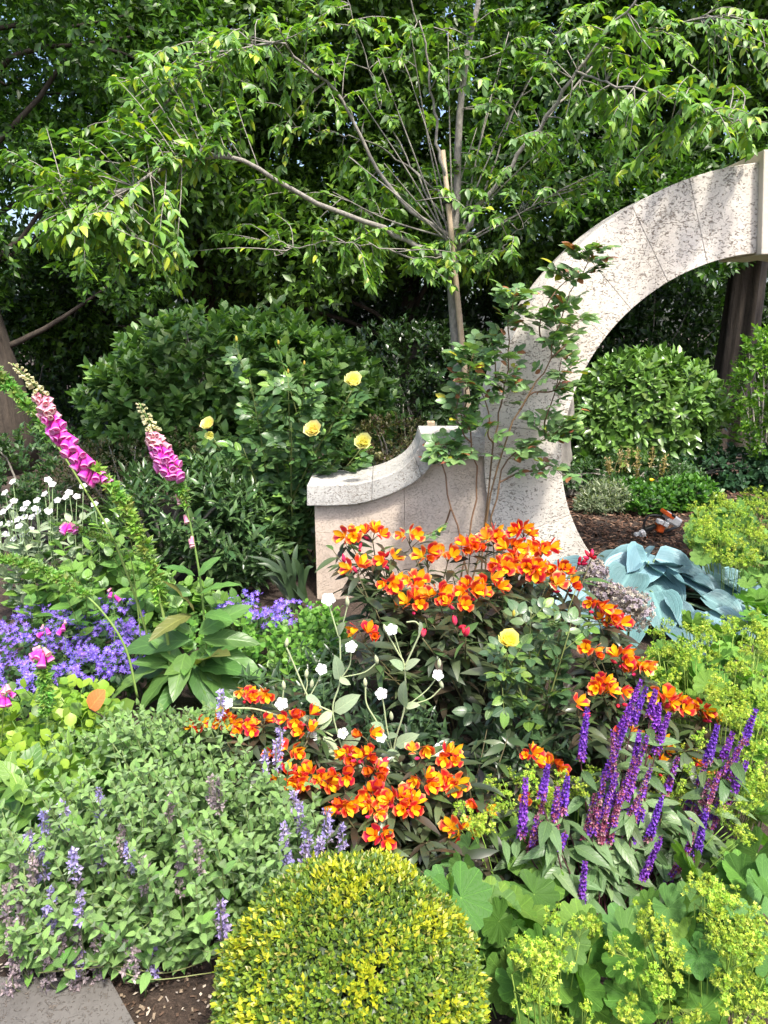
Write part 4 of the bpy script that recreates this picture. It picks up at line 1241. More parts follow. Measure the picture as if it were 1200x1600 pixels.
    root = thing('foxglove', 'fading foxglove spire with pale pink bells in lime green leaves', 'foxglove', b)
    foxglove_spire(root, [(80, 1250, 0), (78, 1180, 0), (72, 1100, 0), (68, 1030, 0), (66, 1010, 0)], 2.0, (.45, .8), (.86, 1.0), None, r=.004, nb=7, bell_s=.04, pod_s=.022)
    b = G(-10, 1180)
    root = thing('foxglove', 'short foxglove shoot with a few magenta bells at the bellflower edge', 'foxglove', b)
    foxglove_spire(root, [(0, 1180, 0), (5, 1120, 0), (10, 1068, 0)], 2.1, None, (.8, 1.0), None, r=.003, nb=7, bell_s=.034)
    for x, y in ((176, 918), (70, 975), (100, 968)):
        b = P(x, y + 50, 2.75) * [1, 1, 0]
        root = thing('foxglove', {176: 'tiny pink foxglove tip rising from purple bellflowers near the tall stalk', 70: 'tiny pale pink foxglove tip above the purple bellflowers', 100: 'tiny magenta foxglove tip above the purple bellflowers'}[x], 'foxglove', b)
        foxglove_spire(root, [(x, y + 150, 0), (x + 3, y + 60, 0), (x, y, 0)], 2.75, None, (.9, 1.0), None, r=.002, nb=3, bell_s=.03)
foxgloves()

# ------------------------------------------------------------------ low planting helpers
def leafy_clump(name, label, cat, stems, k, leaf, cols, tm, mat, limit, stemcol, Yspread=0, pairs=True, w=None, spread=1.1, rs=.0025, leaf0=.2, extra=None, droop=.1):
    """upright stems (list of base, tip) carrying opposite leaves"""
    b0 = np.mean([s[0] for s in stems], 0)
    root = thing(name, label, cat, b0)
    mb = MB(); PP, DD, NN, SS, UU = [], [], [], [], []
    few = len(stems) <= 60
    for b, t in stems:
        if few: mb = MB()
        m = b + (t - b) * .5 + RS.randn(3) * .02 + [0, 0, .02]
        q = bez([b, m, t], 8); tube(mb, q, (rs, rs * .5), 4, stemcol)
        if few: obj('stem', mb, STM, root)
        u = np.repeat(np.linspace(leaf0, 1, k), 2)
        pos = np.stack([np.interp(u, np.linspace(0, 1, 8), q[:, c]) for c in range(3)], 1)
        ax = unit(t - m)
        s1 = unit(np.cross(ax, RS.randn(3))); s2 = np.cross(ax, s1)
        i = np.arange(2 * k); a = (i // 2) * (PI / 2) + (i % 2) * PI
        lat = np.cos(a)[:, None] * s1 + np.sin(a)[:, None] * s2
        sp = spread * (1.1 - .6 * u)[:, None]
        d = ax * np.cos(sp) + lat * np.sin(sp) + .15 * RS.randn(2 * k, 3); d[:, 2] -= droop
        UU.append(u); PP.append(pos); DD.append(d); NN.append(ax + .3 * RS.randn(2 * k, 3) + [0, 0, .5]); SS.append(leaf * (1.15 - .55 * u ** 2) * rnd(2 * k, .75, 1.2))
    if not few: obj('stems', mb, STM, root, kind='stuff')
    leaf_parts(root, 'leaf', tm, np.concatenate(PP), np.concatenate(DD), np.concatenate(NN), np.concatenate(SS), cols, mat, limit, 'foliage', w, force=(2, (np.concatenate(UU) > .78) & (RS.rand(len(np.concatenate(UU))) < .7)))
    return root
def stems_in(poly_px, n, z0, z1, lean=(0, -.08, 0), zjit=.15, inset=.12):
    """stems whose tips fill a px ellipse list [(x,y,rx,ry,z)] at height z"""
    out = []
    for x, y, rx, ry, z in poly_px:
        for i in range(n):
            a = RS.rand() * 6.28; r = math.sqrt(RS.rand())
            zz = z * RS.uniform(1 - zjit, 1 + zjit)
            t = G(x + rx * r * math.cos(a), y + ry * r * math.sin(a), zz)
            b = np.array([t[0] - lean[0] + RS.randn() * .03, t[1] - lean[1] + RS.randn() * .04, -.01])
            out.append((b, t))
    return out

# purple bellflower mats
def bellflowers(label, patches, n, seed):
    b = np.mean([G(x, y, 0) for x, y, rx, ry, z in patches], 0)
    root = thing('bellflower_mat', label, 'flowering plant', b)
    pos = []
    w = np.array([rx * ry for x, y, rx, ry, z in patches], float)
    for i in range(n):
        x, y, rx, ry, z = patches[RS.choice(len(patches), p=w / w.sum())]
        a = RS.rand() * 6.28; r = math.sqrt(RS.rand())
        u, v = x + rx * r * math.cos(a), y + ry * r * math.sin(a)
        if math.sin(u * .11 + v * .05) + math.sin(v * .13 - u * .04) < -.9: continue
        pos.append(G(u, v, z * (1 - .35 * r * r) + RS.uniform(-.04, .02)))
    pos = np.array(pos); N = len(pos)
    d = np.array([0, -.45, .9]) + .45 * RS.randn(N, 3)
    leaf_parts(root, 'flower', STAR, pos, d, RS.randn(N, 3), .030 * rnd(N, .8, 1.2), [(1, 1, 1), (.8, .75, .95), (1.25, 1.2, 1.15), (1.1, .9, 1.0)], PM, 300, 'flowers')
    # leaves below
    M = int(N * 1.6)
    q = pos[RS.randint(N, size=M)] + RS.randn(M, 3) * [.03, .03, .01]; q[:, 2] -= rnd(M, .03, .10)
    leaf_parts(root, 'leaf', LEAFR, q, rdir(M) + [0, -.2, .4], np.array([0, -.2, 1.0]) + .4 * RS.randn(M, 3), .035 * rnd(M, .7, 1.3), [(0.05, 0.12, 0.045), (0.035, 0.085, 0.035), (0.08, 0.16, 0.06)], LM, 0, 'foliage')
    mb = MB()
    for i in range(60):
        t = pos[RS.randint(N)]; tube(mb, bez([t * [1, 1, 0] + RS.randn(3) * .03 * np.array([1, 1, 0]), t * [1, 1, .6], t], 5), .0015, 4, (.07, .12, .04))
    obj('stems', mb, STM, root, kind='stuff')
bellflowers('dense mat of violet blue bellflowers below the leaning seed stalks', [(60, 985, 85, 40, .24), (185, 965, 45, 40, .27), (110, 1035, 100, 32, .22), (180, 1010, 60, 45, .24), (30, 1050, 60, 40, .22)], 1500, 1)
bellflowers('smaller drift of violet blue bellflowers between foxglove leaves and wall', [(380, 945, 50, 22, .24), (420, 965, 45, 20, .22), (445, 950, 40, 14, .22), (355, 955, 25, 20, .24)], 420, 2)

# lime-green leafy plants at the left edge, mint by the wall
LIME = [(0.16, 0.30, 0.035), (0.12, 0.25, 0.035), (0.22, 0.36, 0.05), (0.09, 0.19, 0.04)]
ROUND = tm_leaf(.85, .5, .5, m=3, fold=.12, curl=.15, wave=.1)
leafy_clump('lime_leaved_plant', 'lime green round leaved plant below the purple bellflowers', 'plant',
            stems_in([(50, 1120, 95, 45, .26), (120, 1100, 60, 40, .24), (40, 1190, 70, 40, .26)], 26, 0, 0), 4, .065, LIME, ROUND, LM, 250, (.1, .2, .05), spread=1.25)
leafy_clump('broad_leaved_plant', 'broad plain green leaves at the edge of the catmint', 'plant',
            stems_in([(40, 1240, 60, 30, .28), (100, 1215, 50, 25, .25)], 7, 0, 0), 3, .16, [(0.08, 0.19, 0.045), (0.06, 0.15, 0.04), (0.12, 0.24, 0.055)], tm_leaf(.5, .6, .8, m=4, c=2, fold=.15, curl=.2, wave=.08), LH, 60, (.1, .2, .05), spread=1.2)
leafy_clump('mint_plant', 'fresh green round leaved plant at the foot of the wall end', 'plant',
            stems_in([(480, 975, 60, 35, .24), (510, 965, 40, 25, .24), (430, 1010, 60, 35, .22), (350, 985, 60, 30, .24)], 22, 0, 0), 5, .045, [(0.11, 0.24, 0.05), (0.08, 0.19, 0.04), (0.15, 0.29, 0.06)], ROUND, LM, 220, (.1, .2, .05), spread=1.25)
leafy_clump('dark_leaved_plant', 'dark green underplanting between foxglove and white campion', 'plant',
            stems_in([(470, 1050, 60, 40, .24), (440, 1080, 70, 40, .2), (560, 1080, 60, 50, .2), (520, 1020, 40, 25, .24), (650, 1140, 60, 40, .22), (740, 1160, 60, 40, .2), (800, 1130, 50, 40, .22), (880, 1140, 50, 40, .2)], 14, 0, 0), 5, .075, [(0.045, 0.09, 0.05), (0.06, 0.12, 0.06), (0.035, 0.07, 0.04)], LANCE, LG, 160, (.06, .1, .04), spread=1.15)
leafy_clump('hydrangea', 'green leafy hydrangea beside the white campion drift', 'shrub',
            stems_in([(120, 840, 70, 35, .45), (150, 880, 50, 30, .38), (70, 905, 70, 35, .35), (170, 820, 30, 20, .45), (230, 900, 40, 30, .35), (340, 920, 60, 20, .24), (270, 940, 60, 25, .2)], 9, 0, 0), 5, .10, [(0.09, 0.21, 0.06), (0.07, 0.17, 0.05), (0.12, 0.26, 0.06)], tm_leaf(.68, .55, .8, m=3, fold=.12, curl=.2), LH, 160, (.1, .15, .05), spread=1.25)
def straps(label, name, base_px, tips, r, col, w, Y):
    b = G(*base_px) if Y is None else P(base_px[0], base_px[1], Y) * [1, 1, 0]
    root = thing(name, label, 'plant', b)
    for x, y, dy in tips:
        t = P(x, y, b[1] + dy); s = b + np.array([RS.uniform(-r, r), RS.uniform(-r, r), -.01])
        q = bez([s, s * .45 + t * .55 + [0, 0, .08], t], 9)
        tg = unit(np.gradient(q, axis=0)); sd = unit(np.cross(tg, [0, -.6, .8]))
        ww = w * np.array([.7, .9, 1, 1, .95, .85, .65, .4, .05])[:, None]
        up = np.cross(sd, tg)
        V = np.concatenate([q - sd * ww, q - up * ww * .35, q + sd * ww])
        i = np.arange(8)
        mb = MB(); mb.add(V, [np.concatenate([np.stack([i, i + 9, i + 10, i + 1], 1), np.stack([i + 9, i + 18, i + 19, i + 10], 1)])], np.array(col) * RS.uniform(.8, 1.2), np.concatenate([np.stack([np.full(9, s_), np.linspace(0, 1, 9)], 1) for s_ in (-1, 0, 1)]))
        obj('leaf', mb, LM, root)
straps('dark strap leaved iris clump beside the wall end', 'iris_clump', (470, 955), [(385, 868, -.1), (400, 880, 0), (420, 865, .1), (440, 858, .05), (455, 872, -.05), (410, 900, -.1), (465, 850, .1), (395, 895, .1), (475, 880, -.05), (430, 890, -.1), (450, 900, -.12), (490, 885, .0)], .06, (.045, .085, .05), .016, 3.75)
straps('tuft of thin blue green grassy leaves above the catmint', 'grass_tuft', (165, 1190), [(80, 1142, 0), (105, 1128, .05), (95, 1160, -.05), (110, 1180, -.08), (115, 1150, 0), (130, 1165, -.05), (120, 1195, -.1), (140, 1135, .05), (100, 1175, 0), (150, 1130, .08), (112, 1140, .03), (90, 1152, .02)], .03, (.14, .24, .15), .004, None)
def orange_leaf():
    b = G(165, 1180)
    root = thing('coral_leaf', 'single coral red leaf on a dark stalk between rosette and catmint', 'leaf', b)
    c = P(140, 1108, 2.1); t = P(163, 1075, 2.1)
    mb = MB(); R = frame(t - c, [-.2, -.9, .5])[0]
    tt = xf(tm_leaf(.75, .5, .6, m=5, c=2, fold=.2, curl=.15), R, .085, c, (.55, .16, .08)); mb.tm(tt)
    obj('blade', mb, LH, root)
    mb = MB(); tube(mb, bez([b + [0, 0, -.01], P(168, 1130, 2.05), c], 8), .0022, 5, (.03, .02, .02)); obj('stalk', mb, STM, root)
orange_leaf()

# ------------------------------------------------------------------ catmint (nepeta)
def catmint():
    NP = tm_leaf(.50, .5, .85, m=3, fold=.25, curl=.2, wave=.15, nw=2)
    st = []
    zone = [(150, 1180, 120, 60, .36), (260, 1200, 120, 60, .38), (80, 1290, 110, 60, .34), (220, 1300, 120, 70, .36), (350, 1250, 90, 80, .36), (330, 1340, 100, 70, .30), (150, 1390, 130, 60, .27), (60, 1400, 90, 60, .24), (400, 1300, 60, 50, .32), (280, 1430, 100, 40, .20), (100, 1470, 110, 35, .14), (240, 1480, 90, 25, .10), (450, 1250, 50, 60, .32), (30, 1340, 60, 60, .3), (200, 1130, 90, 30, .34), (300, 1150, 70, 40, .36), (370, 1200, 70, 40, .34), (150, 1240, 120, 50, .36), (240, 1122, 70, 18, .32), (330, 1120, 40, 20, .3)]
    st = stems_in(zone, 25, 0, 0, lean=(0, -.16, 0), zjit=.38)
    root = leafy_clump('catmint', 'sprawling grey green catmint with faded lavender flower spikes', 'plant', st, 9, .039,
                       [(0.12, 0.24, 0.085), (0.085, 0.19, 0.06), (0.165, 0.31, 0.115), (0.10, 0.235, 0.052)], NP, LF, 300, (.14, .20, .09), spread=1.15, w=[.35, .3, .2, .15])
    fresh = [(100, 1260), (68, 1280), (155, 1245), (45, 1310), (65, 1335), (155, 1325), (115, 1340), (80, 1400), (75, 1420), (90, 1440), (123, 1405), (345, 1420), (350, 1440), (445, 1300), (470, 1265), (480, 1310), (475, 1330), (450, 1340), (535, 1300), (510, 1275), (345, 1090), (432, 1170), (415, 1185), (438, 1150), (200, 1030 + 300), (120, 1485), (240, 1485), (460, 1250), (500, 1320)]
    faded = [(190, 1300), (225, 1355), (285, 1325), (310, 1325), (280, 1362), (340, 1230), (345, 1225), (265, 1250), (15, 1450), (30, 1480), (20, 1510), (45, 1530), (70, 1545), (115, 1545), (60, 1455), (10, 1545), (75, 1500), (30, 1420), (118, 1455), (150, 1460), (210, 1490), (50, 1345), (20, 1360), (195, 1480), (150, 1500), (95, 1470), (35, 1400), (10, 1395), (130, 1535), (330, 1225)]
    for lst, c1, c2, s in ((fresh, (.36, .31, .62), (.52, .46, .70), 1.0), (faded, (.34, .27, .29), (.44, .37, .38), .9)):
        for x, y in lst:
            zz = float(np.interp(y, [1100, 1300, 1400, 1500, 1550], [.44, .38, .30, .13, .05])) + RS.uniform(-.02, .03)
            t = G(x, y - 14, zz); b = G(x, y + 22, max(.0, zz - .05)); b = t + (b - t) * .9; b[2] = t[2] - .075
            b2 = b - np.array([RS.randn() * .02, -.04, b[2] + .01])
            mb = MB(); tube(mb, bez([b2, b, t], 8), .0018, 4, (.16, .18, .10))
            k = 46; u = (np.floor(rnd(k) * 6) / 6 + rnd(k, 0, .05)); pos = b + (t - b) * u[:, None] + rdir(k) * .008 * (1.2 - u * .5)[:, None]
            scatter(mb, FLOR, pos, frame(rdir(k) * [1, 1, .6] + [0, -.2, .4], rdir(k)), .0115 * s * rnd(k, .7, 1.3), palette([c1, c2, (.20, .17, .20)], k, .15, [.5, .3, .2])[0])
            obj('flower_spike', mb, PM, root)
    # sprawling bare stems over the paving
    for pts in ([(330, 1520), (230, 1530), (150, 1500), (80, 1470)], [(350, 1490), (260, 1520), (180, 1510), (60, 1520)]):
        mb = MB(); tube(mb, bez([G(x, y, .05 + .02 * i) for i, (x, y) in enumerate(pts)], 16), .0014, 5, (.16, .18, .09)); obj('trailing_stem', mb, STM, root)
catmint()

# ------------------------------------------------------------------ box ball
def box_ball():
    C = np.array([-.066, 1.075, .279]); R = .256
    root = thing('box_ball', 'clipped box topiary ball with yellow green new growth', 'topiary', (C[0], C[1], 0))
    N = 13000
    d = rdir(N)
    ph = np.sin(d @ np.array([9., 4, -6]) + 1) + np.sin(d @ np.array([-5., 8, 7])) + np.sin(d @ np.array([14., -11, 5]) + 2)
    rr = R * (1 + .012 * ph + .018 * RS.randn(N) - .10 * RS.rand(N) ** 3)
    tips = C + d * rr[:, None]
    ax = d + .35 * rdir(N) + [0, 0, .25]
    k = 6
    pos, dd, n = sprays(tips, ax, k, .013, .85, .2)
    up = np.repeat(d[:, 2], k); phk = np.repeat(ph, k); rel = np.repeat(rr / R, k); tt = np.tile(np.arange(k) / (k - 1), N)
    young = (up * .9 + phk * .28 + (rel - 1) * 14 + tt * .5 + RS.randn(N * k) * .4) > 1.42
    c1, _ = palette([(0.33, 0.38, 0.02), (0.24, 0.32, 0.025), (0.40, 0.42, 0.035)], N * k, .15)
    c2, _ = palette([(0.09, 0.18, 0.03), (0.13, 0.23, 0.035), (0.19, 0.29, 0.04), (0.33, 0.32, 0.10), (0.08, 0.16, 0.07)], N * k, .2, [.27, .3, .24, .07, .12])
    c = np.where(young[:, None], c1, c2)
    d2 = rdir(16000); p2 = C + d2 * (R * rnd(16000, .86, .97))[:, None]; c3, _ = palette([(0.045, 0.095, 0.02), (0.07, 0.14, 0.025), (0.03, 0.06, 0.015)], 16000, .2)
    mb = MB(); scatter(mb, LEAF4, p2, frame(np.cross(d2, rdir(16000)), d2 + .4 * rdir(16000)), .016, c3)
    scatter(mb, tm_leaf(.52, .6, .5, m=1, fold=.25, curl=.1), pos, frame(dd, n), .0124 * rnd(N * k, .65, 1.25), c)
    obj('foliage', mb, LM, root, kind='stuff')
    mb = MB(); sel = tips[RS.choice(N, 160, replace=False)]
    twigs(mb, C, C + (sel - C) * .93, .004, .0012, 4)
    tube(mb, [[C[0], C[1], -.03], [C[0], C[1], C[2]]], .016, 8)
    obj('branches', mb, BARKD, root, kind='stuff')
box_ball()

# ------------------------------------------------------------------ lady's mantle (alchemilla)
def tm_palm(lobes=9):
    V, U, F = [(0, 0, 0)], [(0, 0)], []
    k = lobes * 4
    A = np.linspace(-PI / 2 + .22, 1.5 * PI - .22, k + 1)
    for r in (.5, .8, 1.0):
        for j, a in enumerate(A):
            f = j / 4.0; ph = f - math.floor(f)
            lob = abs(math.sin(PI * f))
            rad = r * (1 - (.16 * (1 - lob) if r > .7 else .03 * (1 - lob)))
            rad *= (1 + (.02 if j % 2 else -.01)) if r == 1.0 else 1
            V.append((rad * math.cos(a), rad * math.sin(a), .16 * rad * rad + .07 * rad * (lob - .5)))
            U.append((2 * (ph - .5), r))
    n = k + 1
    for j in range(k):
        F.append((0, 1 + j, 2 + j))
        for i in range(2):
            p = 1 + i * n + j
            F.append((p, p + n, p + n + 1)); F.append((p, p + n + 1, p + 1))
    return dict(V=np.array(V, float) * .5, F=np.array(F), C=np.ones((len(V), 3)), U=np.array(U, float))
PALM = tm_palm()
ALY = [(.40, .54, .05), (.30, .47, .045), (.52, .62, .10), (.22, .40, .045)]
def make_sprays():
    out = []
    for v in range(5):
        mb = MB()
        tube(mb, [(0, 0, 0), (0.002, 0.0, .05)], .0012, 4, (.25, .38, .08))
        for i in range(10):
            a = RS.rand() * 6.28; r = .034 * math.sqrt(RS.rand())
            e = np.array([r * math.cos(a), r * math.sin(a), .055 + RS.uniform(-.018, .016)])
            tube(mb, bez([(0, 0, .012), e * .5 + [0, 0, .008], e], 4), .0007, 3, (.26, .38, .08))
            k = 13
            pos = e + RS.randn(k, 3) * .0042
            c, _ = palette(ALY, k, .15)
            scatter(mb, CROSS, pos, frame(rdir(k) + [0, -.2, .8], rdir(k)), .0098 * rnd(k, .8, 1.3), c)
        out.append(mb.mesh('flower_spray', PM))
    return out
SPR = make_sprays()
def ladys_mantle(label, leaves, sprs, cols, base, limit=120, sc=1.0):
    root = thing('ladys_mantle', label, 'plant', base)
    pos = np.array([p for p, s in leaves]); N = len(pos)
    s = np.array([s for p, s in leaves])
    # orientation: facing up and towards the light/viewer, petiole from base
    out = pos - (np.asarray(base) + [0, 0, 0]); out[:, 2] = 0
    nrm = np.array([0, -.25, .95]) + .5 * out + .28 * RS.randn(N, 3)
    d = out + [0, -.3, -.1] + .5 * RS.randn(N, 3)
    leaf_parts(root, 'leaf', PALM, pos, d, nrm, s, cols, LS, limit, 'foliage')
    mb = MB()
    for p in pos:
        if limit: mb = MB()
        b = p * [1, 1, 0] * .55 + np.asarray(base) * .45 + [0, 0, -.01]
        tube(mb, bez([b, b * .4 + p * .6 + [0, 0, .02], p], 6), .0022, 4, (.14, .24, .06))
        if limit: obj('leaf_stalk', mb, STM, root)
    if not limit: obj('leaf_stalks', mb, STM, root, kind='stuff')
    mb = MB()
    for p in sprs:
        f = unit(np.array([RS.randn() * .3, RS.randn() * .3 - .25, .9]))
        R = frame(rdir(1), f)[0]
        inst('flower_spray', SPR[RS.randint(5)], M4(R, sc * RS.uniform(.8, 1.25), p - f * .05 * sc), root)
        b = p * [1, 1, 0] * .7 + np.asarray(base) * .3 + [0, 0, -.01]; e = p - f * .048 * sc
        tube(mb, bez([b, b * .5 + e * .5 + [0, 0, .03], e], 6), .0013, 4, (.2, .32, .07))
    obj('flower_stalks', mb, STM, root, kind='stuff')
def mantles():
    LC = [(0.075, 0.17, 0.035), (0.055, 0.135, 0.032), (0.10, 0.21, 0.045), (0.08, 0.18, 0.06)]
    def fill(px, n, szpx, zj=.06):
        o = []
        for x, y, rx, ry, z in px:
            for i in range(n):
                a = RS.rand() * 6.28; r = math.sqrt(RS.rand())
                zz = max(.05, z + RS.uniform(-zj, zj))
                p = G(x + rx * r * math.cos(a), y + ry * r * math.sin(a), zz)
                o.append((p, pxsize(szpx, p[1], zz) * RS.uniform(.7, 1.25)))
        return o
    # near clump right of the box ball
    near = [(705, 1395, 25, 40, .26), (820, 1530, 50, 40, .18), (880, 1480, 50, 50, .26), (930, 1520, 60, 40, .2), (860, 1580, 60, 30, .15), (1000, 1500, 60, 50, .24), (760, 1440, 30, 40, .2), (950, 1580, 60, 25, .14), (780, 1480, 40, 40, .12), (1060, 1560, 70, 40, .16), (820, 1400, 50, 50, .14)]
    ls = fill(near, 5, 88)
    ls += [(G(825, 1525, .22), .105), (G(905, 1540, .22), .125), (G(700, 1410, .27), .075), (G(845, 1490, .29), .11)]
    sp = [p for p, s in fill([(870, 1480, 40, 30, .36), (835, 1510, 25, 25, .33), (900, 1450, 40, 20, .36), (1040, 1580, 60, 20, .28), (930, 1570, 70, 20, .2), (850, 1530, 50, 20, .33)], 4, 10)]
    ladys_mantle("lady's mantle with scalloped leaves and lime flowers next to the box ball", ls, sp, LC, G(880, 1600), 120, .8)
    mid = [(1040, 1440, 60, 50, .27), (1110, 1450, 60, 60, .27), (1170, 1420, 50, 60, .28), (1170, 1330, 40, 50, .2), (1120, 1380, 60, 40, .18), (1160, 1520, 50, 50, .2), (1090, 1520, 60, 50, .2), (1190, 1250, 30, 40, .2)]
    ls = fill(mid, 6, 80)
    sp = [p for p, s in fill([(1070, 1450, 60, 40, .36), (1110, 1470, 60, 40, .35), (1150, 1430, 50, 40, .36), (1110, 1400, 40, 30, .37), (1170, 1480, 30, 40, .34), (1120, 1560, 80, 35, .3), (1170, 1550, 40, 40, .3), (1010, 1470, 40, 30, .34)], 5, 10)]
    ladys_mantle("lady's mantle with the brightest lime yellow froth in front of the purple sage", ls, sp, LC, G(1120, 1560), 120, .8)
    far = [(1080, 1010, 70, 40, .26), (1150, 1040, 60, 60, .26), (1180, 1120, 40, 60, .24), (1100, 1080, 60, 30, .22), (1190, 960, 30, 30, .28), (1030, 1050, 30, 30, .22)]
    ls = fill(far, 22, 44, .07)
    sp = [p for p, s in fill([(1080, 985, 60, 30, .36), (1140, 1005, 60, 40, .37), (1180, 1060, 40, 60, .36), (1110, 1050, 70, 40, .34), (1190, 1160, 30, 60, .30), (1150, 1110, 40, 40, .32), (1185, 990, 30, 30, .38), (1030, 1030, 25, 30, .34), (1180, 1210, 30, 40, .28)], 13, 10)]
    ladys_mantle("tall frothy lime flowered lady's mantle below the blue hosta", ls, sp, [(0.10, 0.22, 0.045), (0.075, 0.18, 0.04), (0.14, 0.28, 0.055)], G(1130, 1250), 140, .8)
    am = [(760, 1270, 40, 60, .14), (720, 1330, 20, 30, .2), (840, 1290, 60, 50, .12), (930, 1260, 60, 40, .1), (1060, 1300, 50, 40, .1)]
    ls = fill(am, 5, 58)
    sp = [p for p, s in fill([(790, 1230, 35, 40, .28), (830, 1230, 40, 30, .24), (900, 1230, 50, 30, .24), (740, 1275, 25, 25, .3), (1040, 1220, 40, 40, .24), (1100, 1240, 50, 50, .24), (1060, 1180, 40, 30, .26), (930, 1215, 30, 25, .24), (1150, 1290, 30, 30, .22)], 6, 10)]
    ladys_mantle("thin lime flower sprays threading between alstroemeria and purple sage", ls, sp, LC, G(890, 1390), 60, .75)
    # beyond the hosta, at the mulch
    bk = [(1130, 850, 50, 40, .33), (1180, 830, 40, 50, .36), (1150, 800, 50, 30, .4), (1190, 890, 40, 30, .25), (1110, 820, 30, 30, .36)]
    ls = fill(bk, 22, 30, .08)
    sp = [p for p, s in fill([(1130, 800, 50, 30, .46), (1180, 800, 40, 40, .48), (1150, 850, 50, 30, .42), (1110, 830, 25, 25, .42)], 26, 10)]
    ladys_mantle("lady's mantle spilling over bark mulch opposite the hosta", ls, sp, [(0.08, 0.19, 0.05), (0.06, 0.15, 0.045), (0.11, 0.23, 0.06)], G(1160, 900), 0, 1.0)
mantles()
def poppies():
    for (x, y, Y), lab in (((1168, 801, 4.65), "single small yellow poppy on the lady's mantle by the mulch"), ((1018, 752, 6.1), 'single small yellow poppy in the bed beyond the arch'), ((770, 1066, 2.2), None)):
        if lab is None: continue
        t = P(x, y, Y)
        root = thing('yellow_poppy', lab, 'flower', t * [1, 1, 0])
        mb = MB()
        p = tm_leaf(1.0, .8, .35, m=3, c=1, fold=.3, curl=-.2)
        for k in range(4):
            mb.tm(xf(p, frame(np.array([[math.cos(k * 1.57), math.sin(k * 1.57) - .3, .55]]), np.array([[0, -.2, 1.0]]))[0], .032, t, (.85, .62, .03)))
        obj('petals', mb, PM, root)
        mb = MB(); tube(mb, bez([t * [1, 1, 0], t * [1, 1, .5] + [.02, 0, 0], t], 6), .002, 4, (.1, .2, .05)); obj('stem', mb, STM, root)
poppies()

